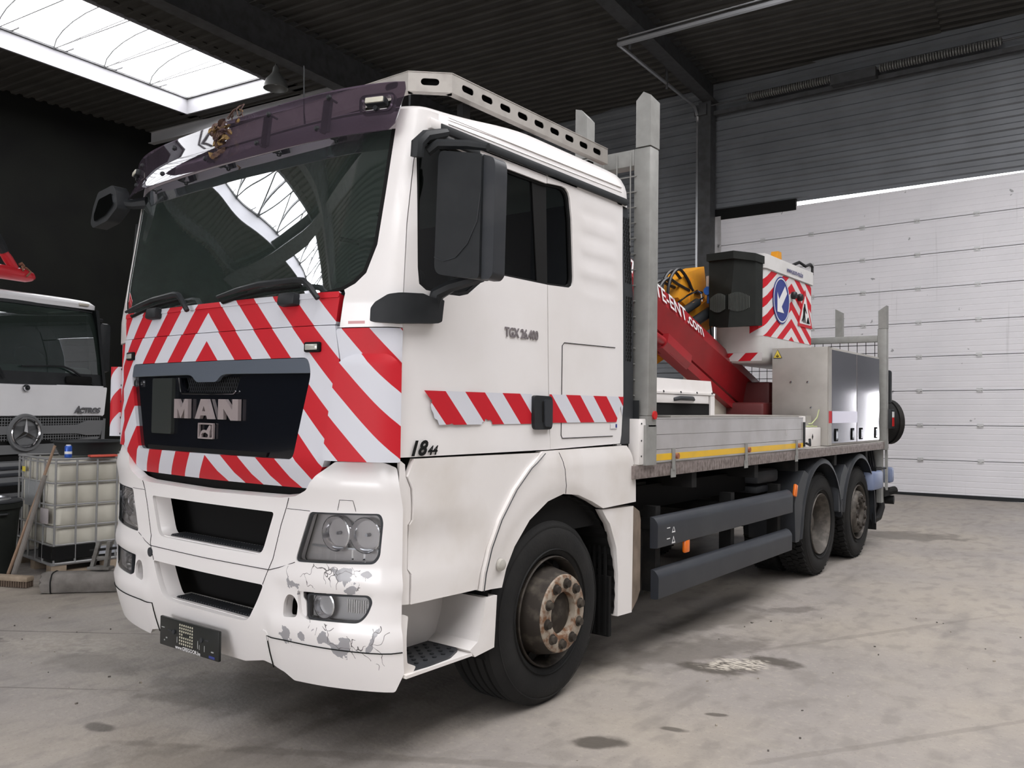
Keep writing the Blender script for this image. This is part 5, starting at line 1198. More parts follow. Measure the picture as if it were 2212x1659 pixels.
# tool bag hung on the bucket, white board and blue plug behind
bag = B(); bag.poly([(.175, 5.80, 2.55), (.42, 5.72, 2.515), (.655, 5.86, 2.54), (.655, 6.05, 2.55), (.175, 6.05, 2.55), (.155, 5.83, 3.255), (.47, 5.76, 3.245), (.66, 5.85, 3.215), (.66, 6.05, 3.22), (.155, 6.05, 3.255)],
           [(0, 4, 3, 2, 1), (5, 6, 7, 8, 9), (0, 1, 6, 5), (1, 2, 7, 6), (2, 3, 8, 7), (3, 4, 9, 8), (4, 0, 5, 9)])
bg_ = bag.obj('tool_bag', BAGM, bk, 20, bev=.02)
b = B(); b.poly([(.145, 5.79, 3.235), (.475, 5.715, 3.225), (.67, 5.82, 3.195), (.67, 6.07, 3.20), (.145, 6.07, 3.24), (.145, 5.79, 3.31), (.475, 5.715, 3.305), (.67, 5.82, 3.275), (.67, 6.07, 3.28), (.145, 6.07, 3.32)],
           [(0, 4, 3, 2, 1), (5, 6, 7, 8, 9), (0, 1, 6, 5), (1, 2, 7, 6), (2, 3, 8, 7), (3, 4, 9, 8), (4, 0, 5, 9)]); b.obj('bag_lid', BAGM, bg_, 20, bev=.012)
b = B()
for i in range(34):
    x = .19+.0125*i
    if abs(i-17) < 2: continue
    h = .06+.04*abs(sin(i*.19)); b.b2((x, 5.80-.085*min(1, (x-.175)/.25)+(.0 if x < .42 else .14*(x-.42)/.24)-.006, 2.78-h), (x+.004, 5.80-.08*min(1, (x-.175)/.25)+(.0 if x < .42 else .14*(x-.42)/.24), 2.78+h))
b.obj('bag_mesh', M('bag_mesh_grey', (.10, .11, .10), .6), bg_, 0)['kind'] = 'stuff'
B().b2((.10, 5.96, 2.62), (.17, 6.04, 3.27)).obj('control_board', GRP, bk, 0)
b = B(); b.b2((.09, 5.90, 2.98), (.19, 5.96, 3.10), .01); b.obj('socket_box', SIGNW, bk, 40)
b = B(); b.cyl((.135, 5.90, 2.93), (.135, 5.84, 2.93), .045, n=14); b.cyl((.135, 5.90, 2.93), (.135, 5.90, 2.80), .03, n=12); pl = b.obj('blue_plug', M('plug_blue', (.02, .12, .45), .35), bk)
B().tube([(.135, 5.90, 2.80), (.14, 5.90, 2.60), (.15, 5.92, 2.42), (.16, 5.93, 2.36)], [.008, .008, .012, .03], 6).obj('plug_cable', HOSE, pl)
# ------------------------------------------------------------------ rear lockers, rear frame, rear end
lk = B().b2((.685, 6.26, 1.312), (1.262, 8.25, 2.325), .006).obj('locker', ALUMAT, T, 40)
B().b2((1.262, 6.262, 1.318), (1.272, 6.36, 2.322)).obj('locker_edge', ALUMAT, lk, 0)
for y0, y1 in ((6.368, 7.268), (7.295, 8.235)):
    V, F = cdt([(y0, 1.335), (y1, 1.335), (y1, 2.30), (y0, 2.30)], [], .05)
    c0 = (y0+y1)/2
    ld = shell('locker_door', V, F, lambda u, v, k: Vector((1.270+k+.0035*cos((u-c0)*pi/.95)*sin((v-1.335)*pi/.965), u, v)), .012, ALUSHINE, lk, 40)
    B().b2((1.2735, y0+.002, 1.545), (1.2795, y1-.002, 1.668)).obj('locker_band', stripes('locker_film', .1, .30, .5, 1.0, 1.0, (.60, .58, .70), False, (.46, .42, .56), .25), ld, 0) if y0 < 7 else None
    for y in (y0+.15, y1-.16):
        b = B(); b.b2((1.274, y-.045, 1.355), (1.279, y+.045, 1.485), .003); hl_ = b.obj('locker_latch', BLACK, ld, 0)
        B().b2((1.279, y-.030, 1.368), (1.2815, y+.030, 1.465)).obj('latch_dish', CHROME, hl_, 0)
        B().b2((1.281, y-.014, 1.385), (1.287, y+.014, 1.45)).obj('latch_handle', SATIN, hl_, 0)
B().b2((1.2725, 6.262, 1.545), (1.2735, 6.362, 1.668)).obj('red_film', stripes('edge_film', 6.20, .3, .5, 1., 1., FOIL, False), lk, 0)
for x, z in ((.885, 1.965), (1.06, 1.963), (1.095, 1.70)): B().lathe([(.012, 0), (.012, .006), (0, .008)], (x, 6.26, z), (0, -1, 0), 10).obj('locker_bolt', SATIN, lk)
plate('hazard_label', tri(.048), [], (.745, 6.254, 2.262), (1, 0, 0), (0, 0, 1), .002, BLACK, lk, 0)
plate('hazard_label', tri(.042), [], (.745, 6.252, 2.261), (1, 0, 0), (0, 0, 1), .002, M('label_yellow', (.75, .58, .08), .5), lk, 0)
b = B(); b.b2((.727, 6.248, 2.238), (.763, 6.25, 2.243)); b.b2((.743, 6.248, 2.225), (.747, 6.25, 2.262)); b.b2((.733, 6.248, 2.23), (.736, 6.25, 2.25)); b.b2((.754, 6.248, 2.23), (.757, 6.25, 2.25)); b.obj('label_symbol', BLACK, lk, 0)
for i in range(4): B().cyl((1.15-.0*i, 6.6+.42*i, 2.325), (1.15, 6.72+.42*i, 2.335), .012, n=6).obj('locker_hinge', SATIN, lk)
b = B(); b.b2((.98, 5.75, 1.31), (1.20, 6.24, 1.50), .006); jb = b.obj('junction_box', WHITE2, T, 40)
plate('box_mark', [(0, -.03), (.02, 0), (0, .03), (-.02, 0)], [], (1.202, 5.98, 1.41), (0, 1, 0), (0, 0, 1), .001, BLACK, jb, 0)
rf_ = B().b2((1.19, 8.47, 1.20), (1.295, 8.57, 2.69), .008).obj('rear_frame', GALV, T, 40)
B().poly([(1.20, 8.47, 2.69), (1.295, 8.47, 2.69), (1.295, 8.57, 2.69), (1.20, 8.57, 2.69), (1.20, 8.47, 2.91), (1.295, 8.47, 2.975), (1.295, 8.57, 2.975), (1.20, 8.57, 2.91)], [(0, 3, 2, 1), (4, 5, 6, 7), (0, 1, 5, 4), (1, 2, 6, 5), (2, 3, 7, 6), (3, 0, 4, 7)]).obj('post_top', GALV, rf_, 0)
B().poly([(.68, 8.48, 2.61), (.765, 8.48, 2.61), (.765, 8.56, 2.61), (.68, 8.56, 2.61), (.68, 8.48, 2.965), (.765, 8.48, 2.915), (.765, 8.56, 2.915), (.68, 8.56, 2.965)], [(0, 3, 2, 1), (4, 5, 6, 7), (0, 1, 5, 4), (1, 2, 6, 5), (2, 3, 7, 6), (3, 0, 4, 7)]).obj('post_top', GALV, rf_, 0)
B().b2((-1.19, 8.475, 2.53), (1.19, 8.565, 2.61), .006).obj('cross_tube', GALV, rf_, 40)
B().b2((-1.295, 8.47, 1.20), (-1.19, 8.57, 2.69), .008).obj('post', GALV, rf_, 40)
for i in range(22):
    B().cyl((1.15-.105*i, 8.51, 1.4), (1.15-.105*i, 8.51, 2.55), .0045, n=6).obj('mesh_wire', UNDER, rf_)
for i in range(11): B().cyl((-1.19, 8.505, 2.49-.1*i), (1.19, 8.505, 2.49-.1*i), .0045, n=6).obj('mesh_wire', UNDER, rf_)
rl = B().b2((1.20, 8.55, 1.46), (1.33, 8.75, 1.70), .012).obj('rear_lamp', DARK, T, 40)
B().b2((1.325, 8.60, 1.60), (1.333, 8.70, 1.67)).obj('lamp_clear', SIGNW, rl, 0); B().b2((1.325, 8.60, 1.49), (1.333, 8.70, 1.598)).obj('lamp_red', REDL, rl, 0)
b = B(); b.cyl((1.17, 9.0, 1.54), (1.06, 8.86, 1.54), .27, n=36); b.cyl((1.20, 9.03, 1.54), (1.16, 8.98, 1.54), .285, n=36); b.obj('hose_reel', UNDER, T)
b = B(); b.box((1.26, 8.72, 1.98), (.06, .14, .42), bev=.03); b.obj('rear_bracket', DARK, T, 40)
b = B(); b.b2((1.0, 7.98, .735), (1.275, 8.42, .955), .03); b.obj('end_guard', BLUEP, T, 40)
b = B(); b.b2((1.02, 8.86, .77), (1.26, 9.02, .965), .03); b.obj('rear_buffer', BLUEP, T, 40)
b = B(); b.b2((1.13, 8.50, .55), (1.23, 8.60, 1.21)); b.b2((1.24, 8.62, .70), (1.27, 8.65, 1.25)); b.obj('outrigger_leg', GALV, T, 0)
B().cyl((-1.1, 8.75, .555), (1.27, 8.95, .555), .055, n=16).obj('underrun_tube', UNDER, T)
B().tube([(1.15, 8.72, .62), (1.17, 8.72, .48), (1.15, 8.66, .36), (1.08, 8.52, .30), (.98, 8.4, .30)], .05, 10).obj('exhaust_hose', HOSE, T)
b = B()
for i in range(7): b.tube([(1.0+.03*i, 8.3, 1.2), (1.02+.03*i, 8.35, 1.08-.02*i), (.98+.05*i, 8.5, .98), (.9, 8.6, .92)], .012, 5)
b.obj('wiring_loom', HOSE, T)['kind'] = 'stuff'
b = B(); b.b2((.7, 8.6, .62), (1.25, 8.85, .72)); b.cyl((1.2, 8.8, .66), (1.28, 8.95, .68), .05, n=10); b.b2((.45, 8.3, .7), (1.1, 8.7, 1.2)); b.obj('tow_coupling', UNDER, T, 0)
# ------------------------------------------------------------------ second truck, standing across the hall
a2 = tag(empty('truck', (-6.15, 1.65, 0), math.atan2(.97, -.24)), 'white truck with a black grille and a big round star emblem, behind the caged tank', 'truck')
A = a2
WH2 = M('second_white', (.76, .76, .78), .35, noise_=(2, (.70, .70, .72), .45, .75), coat=.2)
GR2 = M('grille_grey', (.15, .155, .16), .5)
def fp(name, poly, y, th, mat, parent, holes=(), ang=0): return plate(name, poly, holes, (0, y, 0), (1, 0, 0), (0, 0, 1), th, mat, parent, ang)
# cab body: lofted outline (half width, front y) by height
def loft(name, rows, mat, parent, back=1.75, ang=35):
    b = B(); vs = []; fs = []; m = 0
    for z, wd, yf, rr in rows:
        R = [(-wd, back), (-wd, yf+rr)]+[(-wd+rr-rr*cos(t), yf+rr-rr*sin(t)) for t in (pi/2*i/4 for i in range(1, 5))]
        R += [(x, y) for x, y in [(-x, y) for x, y in R[::-1]]]; m = len(R); vs += [(x, y, z) for x, y in R]
    for i in range(len(rows)-1):
        for k in range(m): fs.append((i*m+k, i*m+(k+1) % m, (i+1)*m+(k+1) % m, (i+1)*m+k))
    fs += [tuple(range(m))[::-1], tuple(range((len(rows)-1)*m, len(rows)*m))]
    return b.poly(vs, fs).obj(name, mat, parent, ang)
cab2 = loft('cab', [(1.10, 1.15, .03, .10), (1.86, 1.145, .02, .10)], WH2, A)
loft('cab_roof', [(2.80, 1.065, .13, .08), (2.85, 1.06, .12, .08), (2.895, 1.02, .16, .10), (2.93, .9, .34, .1)], WH2, A)
loft('cab_interior', [(1.87, 1.05, .9, .05), (2.79, 1.0, .9, .05)], BLACK, A)
for sx in (1, -1):
    b = B(); b.poly([(sx*1.15, .05, 1.86), (sx*1.09, .03, 1.86), (sx*1.0, .08, 2.80), (sx*1.07, .11, 2.80), (sx*1.15, .30, 1.86), (sx*1.07, .34, 2.80)], [(0, 1, 2, 3), (0, 3, 5, 4)]); b.obj('pillar', DARK, A, 0)
    b = B(); b.poly([(sx*1.13, .3, 1.9), (sx*1.06, .34, 2.78), (sx*1.06, 1.2, 2.78), (sx*1.13, 1.2, 1.9)], [(0, 1, 2, 3)]); b.obj('side_window', GLASSD, A, 0)
b = B(); vs = []; fs = []
for i in range(13):
    x = lerp(-1, 1, i/12)
    vs += [(x*1.125, .02+.05*x*x, 1.865), (x*1.01, .165+.05*x*x, 2.80)]
for i in range(12): fs.append((2*i, 2*i+2, 2*i+3, 2*i+1))
b.m = None
V5 = []; F5 = []
PZ = ((1.865, .02, 1.125), (2.2, .032, 1.085), (2.45, .052, 1.055), (2.62, .08, 1.035), (2.73, .112, 1.02), (2.80, .145, 1.01))
for z, y, w_ in PZ:
    for i in range(13):
        x = lerp(-1, 1, i/12); V5.append((x*w_, y+.05*x*x, z))
for r_ in range(len(PZ)-1):
    for i in range(12): F5.append((r_*13+i, r_*13+i+1, r_*13+13+i+1, r_*13+13+i))
b.poly(V5, F5); wsa = b.obj('windscreen', GLASSW, A, 40, recalc=False)
b = B(); vs = []
for i in range(13):
    x = lerp(-1, 1, i/12); vs += [(x*1.135, .012+.05*x*x, 1.855), (x*1.12, .022+.05*x*x, 2.0)]
b.poly(vs, fs); b.obj('scuttle_panel', DARK, A, 40, recalc=False)
b = B(); vs = []
for i in range(13):
    x = lerp(-1, 1, i/12); vs += [(x*1.025, .115+.05*x*x, 2.765), (x*1.02, .13+.05*x*x, 2.81)]
b.poly(vs, fs); b.obj('windscreen_trim', DARK, A, 40, recalc=False)
B().b2((-1.05, .15, 1.85), (1.05, .7, 2.08), .06).obj('dashboard', M('dash2', (.10, .12, .115), .7), A, 40)
B().lathe([(.20, -.012), (.215, 0), (.20, .012), (.188, 0)], (.50, .55, 2.16), (0, -.8, .6), 28, closed=True).obj('steering_wheel', DARK, A)
B().tube([(-.02, -.005, 2.055), (.25, -.01, 2.07), (.5, -.005, 2.075), (.62, -.005, 2.04), (.96, .03, 1.87)], .012, 6).obj('wiper', DARK, A)
B().tube([(-.9, .03, 2.05), (-.6, -.005, 2.07), (-.3, -.01, 2.06), (-.22, -.01, 1.92)], .012, 6).obj('wiper', DARK, A)
B().b2((.55, -.015, 1.88), (.9, .03, 1.97), .02).obj('grab_recess', BLACK, A, 40)
B().b2((.79, .10, 2.832), (.92, .16, 2.862), .006).obj('roof_lamp', M('roof_lamp_cream', (.45, .42, .36), .4), A, 40)
B().b2((-.92, .10, 2.832), (-.79, .16, 2.862), .006).obj('roof_lamp', bpy.data.materials['roof_lamp_cream'], A, 40)
fp('front_flap', rnd([(-1.10, 1.50), (1.085, 1.50), (1.12, 1.845), (-1.13, 1.845)], .02), -.004, .02, WH2, A)
# round badge, lettering, star
def star(parent, cx, cz, y, R, rr, mat, name='star'):
    rg = B().lathe([(R-rr, 0), (R-rr*.5, .018), (R, .018), (R+rr*.5, 0)], (cx, y, cz), (0, -1, 0), 48).obj(name+'_ring', mat, parent, 40)
    b = B()
    for k in range(3):
        a = pi/2+2*pi*k/3; tip = Vector((cx+cos(a)*(R-rr*.6), y-.004, cz+sin(a)*(R-rr*.6))); c = Vector((cx, y-.03, cz))
        l = Vector((cx+cos(a+pi/3)*R*.17, y-.002, cz+sin(a+pi/3)*R*.17)); r = Vector((cx+cos(a-pi/3)*R*.17, y-.002, cz+sin(a-pi/3)*R*.17))
        b.poly([tip, l, r, c], [(0, 1, 3), (0, 3, 2), (0, 2, 1)])
    b.obj(name, mat, rg, 0); return rg
bd2 = B().cyl((.026, -.02, 1.813), (.026, -.03, 1.813), .037, n=28).obj('round_badge', DARK, A)
star(bd2, .026, 1.813, -.031, .032, .008, CHROME)
text('name_lettering', 'ACTROS', lambda x, y, z: Vector((.655+x, -.026-z, 1.533+y)), M('letter_grey', (.18, .18, .19), .3, .7), A, size=.085, bold=.004, shear=.25, extrude=.003, xs=1.05)
text('name_lettering', 'A', lambda x, y, z: Vector((.652+x, -.0262-z, 1.532+y)), bpy.data.materials['letter_grey'], A, size=.115, bold=.004, shear=.25, extrude=.003, xs=1.0)
# grille: black mesh ground, grey slats with stepped ends, chromed star in a round dish
fp('grille_ground', [(-1.02, .95), (1.02, .95), (1.08, 1.49), (-1.08, 1.49)], -.002, .02, BLACK, A)
b = B()
for i in range(62): b.b2((-1.0+.033*i, -.012, 1.22), (-.992+.033*i, -.006, 1.48))
for i in range(8): b.b2((-1.0, -.013, 1.235+.033*i), (1.0, -.007, 1.243+.033*i))
b.obj('grille_mesh', GR2, A, 0)['kind'] = 'stuff'
s1 = [(0, 1.295), (.70, 1.285), (.82, 1.262), (1.02, 1.262), (1.07, 1.44), (.83, 1.44), (.70, 1.39), (0, 1.385)]
fp('grille_slat', s1, -.03, .04, GR2, A); fp('grille_slat', mirror(s1), -.03, .04, GR2, A)
s2 = [(0, 1.075), (.55, 1.075), (.62, 1.055), (.86, 1.055), (1.0, 1.24), (.74, 1.225), (.62, 1.18), (0, 1.175)]
fp('grille_slat', s2, -.03, .04, GR2, A); fp('grille_slat', mirror(s2), -.03, .04, GR2, A)
fp('grille_cheek', [(1.0, 1.08), (1.13, 1.20), (1.14, 1.46), (1.075, 1.46)], .03, .04, GR2, A); fp('grille_cheek', mirror([(1.0, 1.08), (1.13, 1.20), (1.14, 1.46), (1.075, 1.46)]), .03, .04, GR2, A)
b = B(); b.lathe([(0, .0), (.16, .0), (.185, .03), (.205, .03), (.212, 0)], (.021, -.03, 1.311), (0, -1, 0), 40); dish = b.obj('emblem_dish', GR2, A)
star(dish, .021, 1.311, -.052, .172, .022, CHROME)
for sx in (1, -1):
    b = B(); b.prism([(.92*sx, 1.10), (1.05*sx, 1.13), (1.17*sx, 1.20), (1.19*sx, 1.16), (1.16*sx, 1.02), (.95*sx, 1.0)], (0, -.01, 0), (1, 0, 0), (0, 0, 1), (0, .3, 0)); b.obj('corner_trim', WH2, A, 0)
bm2 = B().b2((-1.2, -.06, .36), (1.2, .5, 1.0), .05).obj('bumper', GR2, A, 40)
for z in (.935, .86, .76, .60, .50):
    B().b2((-.95, -.075, z-.025), (.62, -.055, z+.012), .006).obj('bumper_rib', SLATE, bm2, 40)
B().b2((-.75, -.07, .66), (.60, -.058, .735)).obj('bumper_slot', BLACK, bm2, 0)
for sx in (1, -1): B().b2((sx*.70-.15, -.07, .62), (sx*.70+.3*sx+.0, -.055, .85), .02).obj('headlight', CHROME, bm2, 40)
for sx in (1, -1):
    o = B().lathe([(.28, -.1), (.34, -.02), (.46, .0), (.5, -.05), (.5, -.3), (.28, -.3)], (sx*1.12, 1.35, .5), (sx, 0, 0), 36, closed=True).obj('tyre', RUBBER, A)
    B().lathe([(.28, -.08), (.26, -.12), (.12, -.05), (0, -.05)], (sx*1.12, 1.35, .5), (sx, 0, 0), 24).obj('rim', RIMG, o)
b = B(); b.b2((-1.1, 1.75, .5), (1.1, 5.5, 1.2)); b.obj('chassis', UNDER, A, 0)
B().b2((-1.2, 1.9, 1.2), (1.2, 6.0, 1.5)).obj('flatbed', UNDER, A, 0)
b = B(); b.box((1.26, .25, 2.35), (.17, .10, .62), bev=.04); b.tube([(1.12, .3, 2.72), (1.26, .27, 2.70)], .02, 6); b.tube([(1.12, .3, 2.02), (1.26, .27, 2.05)], .02, 6); b.obj('mirror_housing', DARK, A, 40)
cr = B(); P = [(-1.4, .5, 3.155), (.0, .5, 3.155), (.36, .5, 3.15), (.44, .5, 3.145), (.48, .5, 3.14)]
RED2 = M('crane_red', (.50, .02, .03), .35, coat=.3)
cra = cr.tube(P, [.085, .085, .078, .055, .02], 16).obj('crane_arm', RED2, A, 60)
B().tube([(.22, .5, 3.21), (.14, .5, 3.31), (.05, .5, 3.41)], [.05, .055, .045], 10).obj('crane_link', RED2, cra)
B().tube([(.08, .48, 3.38), (.02, .48, 3.47), (-.08, .48, 3.60)], [.05, .06, .06], 8).obj('crane_hose_guard', DARK, cra)
b = B(); b.tube([(.27, .41, 3.19), (.28, .45, 3.245), (.35, .47, 3.235), (.37, .42, 3.19), (.31, .405, 3.13)], .012, 6); b.tube([(.28, .5, 3.27), (.31, .5, 3.29), (.34, .5, 3.26)], .016, 6); b.obj('rope_knot', M('rope_rust', (.22, .10, .06), .8), cra)
b = B(); b.b2((-1.0, 1.78, 1.5), (-.8, 1.95, 3.2)); b.b2((-1.3, .55, 3.05), (-1.1, 1.9, 3.2)); b.obj('crane_post', UNDER, A, 0)
# ------------------------------------------------------------------ caged liquid tank on its pallet
ANG = .075
ib = tag(empty('liquid_tank', (-4.49, 1.27, 0), pi/2-ANG), 'white plastic tank in a grey wire cage on a wooden pallet', 'tank')
# local x = right-hand face direction, y = away to the left (negative is towards +x world)
TANK = M('tank_plastic', (.56, .54, .47), .5, noise_=(3, (.46, .44, .37), .4, .75))
CAGE = M('cage_zinc', (.30, .30, .30), .5, .4)
WOOD = M('pallet_wood', (.34, .27, .20), .8, noise_=(9, (.22, .17, .12), .4, .7))
Lx, Ly = 1.18, .98
b = B(); rows = []
for z, g in ((.20, .03), (.24, 0), (.44, 0), (.455, .012), (.47, 0), (.64, 0), (.665, .014), (.69, 0), (.86, 0), (.88, .014), (.90, 0), (1.05, .0), (1.09, .05)):
    rows.append([(x, y, z) for x, y in rnd([(.025+g, .025+g), (Lx-.025-g, .025+g), (Lx-.025-g, Ly-.025-g), (.025+g, Ly-.025-g)], .07, 5)])
m = len(rows[0]); vs = [p for r in rows for p in r]; fs = [(i*m+k, i*m+(k+1) % m, (i+1)*m+(k+1) % m, (i+1)*m+k) for i in range(len(rows)-1) for k in range(m)]+[tuple(range(m))[::-1], tuple(range((len(rows)-1)*m, len(rows)*m))]
b.poly(vs, fs); b.obj('tank_body', TANK, ib, 40)
loop = rnd([(0, 0), (Lx, 0), (Lx, Ly), (0, Ly)], .06, 4)
for z, r in ((1.105, .012), (1.07, .008), (.876, .009), (.663, .009), (.455, .009), (.279, .010), (.10, .014)):
    B().tube([(x, y, z) for x, y in loop]+[(*loop[0], z)], r, 6, cap=False).obj('cage_bar', CAGE, ib)
vb = None
for i in range(7):
    for y in (0, Ly):
        if vb is None: vb = B().cyl((0, 0, .10), (0, 0, 1.10), .010, n=6).obj('cage_bar', CAGE, ib); vb.location = (.02, 0, 0)
        else: dup(vb, ib, (.02+.193*i, y-.004 if y == 0 else y, 0))
for i in range(1, 5):
    for x in (-.004, Lx): dup(vb, ib, (x, .02+.195*i, 0))
B().b2((.0-.012, .30, .62), (-.006, .72, .87)).obj('cage_plate', M('plate_grey', (.30, .31, .31), .5, .3), ib, 0)
b = B(); b.b2((.00, -.012, .14), (.42, -.006, .27)); b.b2((-.012, .0, .14), (-.006, .30, .27)); b.obj('cage_wrap', BLACK, ib, 0)
B().b2((.43, -.010, .15), (1.1, -.006, .23)).obj('tank_label', M('label_grey', (.36, .38, .42), .6), ib, 0)
B().b2((-.014, .72, .95), (-.010, .80, 1.0)).obj('hazard_sticker', M('sticker_yellow', (.60, .50, .05), .6), ib, 0)
B().b2((-.03, .05, .48), (-.014, .24, .63), .01).obj('document_bag', M('bag_clear', (.36, .33, .33), .4), ib, 40)
for y in (.0, .42, .86):
    B().b2((0, y, .0), (Lx, y+.12, .022)).obj('pallet_board', WOOD, ib, 0)
    for x in (.0, .5, 1.04): B().b2((x, y, .022), (x+.14, y+.12, .085)).obj('pallet_block', WOOD, ib, 0)
B().b2((-.005, -.005, .085), (Lx+.005, Ly+.005, .10)).obj('pallet_deck', CAGE, ib, 0)
# things on and around the tank
tub = tag(empty('mortar_tub', (-4.86, 1.78, 1.118)), 'low black plastic tub on top of the caged tank', 'tub')
b = B(); b.lathe([(0, .004), (.27, .004), (.33, .135), (.352, .138), (.352, .148), (.325, .148), (.262, .012), (0, .012)], (0, 0, 0), (0, 0, 1), 36); b.obj('tub_body', DARK, tub, 35)
cnn = tag(empty('spray_can', (-4.53, 1.42, 1.118)), 'small blue and white can beside the black tub', 'can')
b = B(); b.lathe([(0, 0), (.031, 0), (.033, .008), (.033, .105), (.028, .116), (0, .116)], (0, 0, 0), (0, 0, 1), 20); c_ = b.obj('can_body', M('can_blue', (.03, .10, .45), .3, .3), cnn)
B().lathe([(.0336, .035), (.0336, .060)], (0, 0, 0), (0, 0, 1), 20).obj('can_band', SIGNW, c_)
B().lathe([(0, .108), (.022, .112), (.022, .125), (0, .126)], (0, 0, 0), (0, 0, 1), 14).obj('can_cap', SIGNW, c_)
rb = tag(B(Matrix.Translation((-4.45, 1.72, 1.118)) @ Matrix.Rotation(1.45, 4, 'Z')).b2((-.13, -.04, 0), (.13, .04, .022), .006).obj('red_bar', M('bar_red', (.55, .08, .05), .5), None, 40), 'short flat red bar lying on the caged tank, close to the striped truck', 'bar')
bn = tag(empty('waste_bin', (-4.95, .86, 0)), 'round black waste bin behind the two leaning handles', 'bin')
b = B(); b.lathe([(0, .0), (.23, .0), (.24, .01), (.285, .64), (.305, .645), (.305, .69), (.285, .70)], (0, 0, 0), (0, 0, 1), 36); b_ = b.obj('bin_body', BAGM, bn, 35)
b = B(); b.lathe([(.30, .70), (.30, .715), (.24, .725), (.20, .715), (.0, .72)], (0, 0, 0), (0, 0, 1), 36); lid = b.obj('bin_lid', GREYP, bn, 35)
b = B(); b.lathe([(.21, .722), (.20, .738), (.17, .742), (.16, .725)], (0, 0, 0), (0, 0, 1), 32); b.lathe([(.10, .722), (.09, .735), (0, .74)], (0, 0, 0), (0, 0, 1), 24); b.obj('lid_ring', SATIN, lid)
b = B(); b.tube([(.255, .10, .60), (.30, .07, .60), (.30, -.02, .60), (.265, -.05, .60)], .012, 6); b.obj('bin_handle', DARK, bn)
def sweep(name, bot, top, r0, r1, mat, label, head=None):
    t = tag(empty(name, (bot[0], bot[1], 0)), label, 'broom' if head else 'pole'); o = Vector((bot[0], bot[1], 0))
    b = B(); b.tube([Vector(bot)-o, (Vector(bot)+Vector(top))/2-o+Vector((0, 0, -.008)), Vector(top)-o], [r0, (r0+r1)/2, r1], 10); b.obj('handle', mat, t)
    return t
HB = M('handle_brown', (.24, .155, .10), .65, noise_=(6, (.15, .10, .07), .4, .7)); HG = M('handle_grey', (.17, .155, .14), .7, noise_=(6, (.11, .10, .09), .4, .7))
br = sweep('broom', (-4.43, .86, .06), (-4.40, 1.235, 1.245), .016, .013, HB, 'wide floor broom with a thin brown handle leaning on the tank', True)
hd = B(Matrix.Translation((.09, -.08, 0)) @ Matrix.Rotation(.45, 4, 'Z')); hd.b2((-.36, -.045, .055), (.30, .045, .10), .01); hd.obj('broom_head', WOOD, br, 40)
b = B(Matrix.Translation((.09, -.08, 0)) @ Matrix.Rotation(.45, 4, 'Z'))
for i in range(26):
    for j in range(4): b.b2((-.35+.025*i, -.04+.022*j, .004), (-.333+.025*i, -.026+.022*j, .058))
b.obj('bristle', M('bristle_brown', (.10, .07, .05), .9), br, 0)['kind'] = 'stuff'
sweep('pole', (-4.39, .885, .025), (-4.37, 1.14, .97), .026, .020, HG, 'thick grey pole leaning on the tank next to the brown broom handle')
# weathered post on the floor with a clamp on it, short plank behind
OLD = M('weathered_timber', (.20, .185, .17), .85, noise_=(7, (.11, .10, .09), .35, .7, 8), bump=(25, .6))
pt = tag(empty('post', (-3.62, 1.10, 0), 0), 'thick weathered grey timber post lying on the floor before the caged tank', 'post')
A_, B_ = Vector((-.18, -.18, .085)), Vector((.62, .72, .085)); d_ = (B_-A_).normalized(); s_ = d_.cross(Vector((0, 0, 1)))
b = B(); n = 14; vs = []; fs = []
prf = rnd([(-.10, -.083), (.10, -.083), (.115, .02), (.07, .085), (-.07, .085), (-.115, .02)], .025, 2); m = len(prf)
for i in range(n+1):
    c = A_.lerp(B_, i/n)
    for k, (x, z) in enumerate(prf):
        j = .006*noise.noise(Vector((i*.9, k*.7, 3))); vs.append(c+s_*(x+j)+Vector((0, 0, z+j if z > -.08 else z))+(d_*random.uniform(-.02, .02) if i in (0, n) else Vector()))
for i in range(n):
    for k in range(m): fs.append((i*m+k, i*m+(k+1) % m, (i+1)*m+(k+1) % m, (i+1)*m+k))
fs += [tuple(range(m))[::-1], tuple(range(n*m, (n+1)*m))]; b.poly(vs, fs); b.obj('timber', OLD, pt, 30)
for q in (.06, .94):
    b = B(); c = A_.lerp(B_, q); b.tube([c+s_*(x*1.03)+Vector((0, 0, z*1.03 if z > -.08 else z)) for x, z in prf]+[c+s_*prf[0][0]*1.03+Vector((0, 0, prf[0][1]))], .006, 5); b.obj('iron_band', UNDER, pt)
clp = tag(empty('clamp', (-3.52, 1.28, .182), .6), 'grey metal clamp standing on the weathered timber post', 'clamp')
b = B(); b.box((-.07, 0, .12), (.035, .04, .26), Matrix.Rotation(.25, 3, 'Y'), .005); b.box((.04, .01, .13), (.035, .05, .24), Matrix.Rotation(.12, 3, 'Y'), .005); b.box((-.02, 0, .10), (.16, .02, .03), None, .004); b.box((-.02, 0, .012), (.20, .10, .024), None, .004); b.obj('clamp_frame', M('clamp_grey', (.17, .165, .155), .7, .2, noise_=(12, (.10, .09, .08), .4, .7)), clp, 40)
b = B(); b.cyl((-.12, 0, .16), (.12, 0, .19), .012, n=8); b.obj('clamp_screw', UNDER, clp)
pk = tag(B(Matrix.Translation((-4.08, 1.10, 0)) @ Matrix.Rotation(.65, 4, 'Z')).b2((-.02, -.14, 0), (.28, .12, .10), .008).obj('wood_block', OLD, None, 40), 'short weathered wooden block beside the left end of the timber post', 'block')
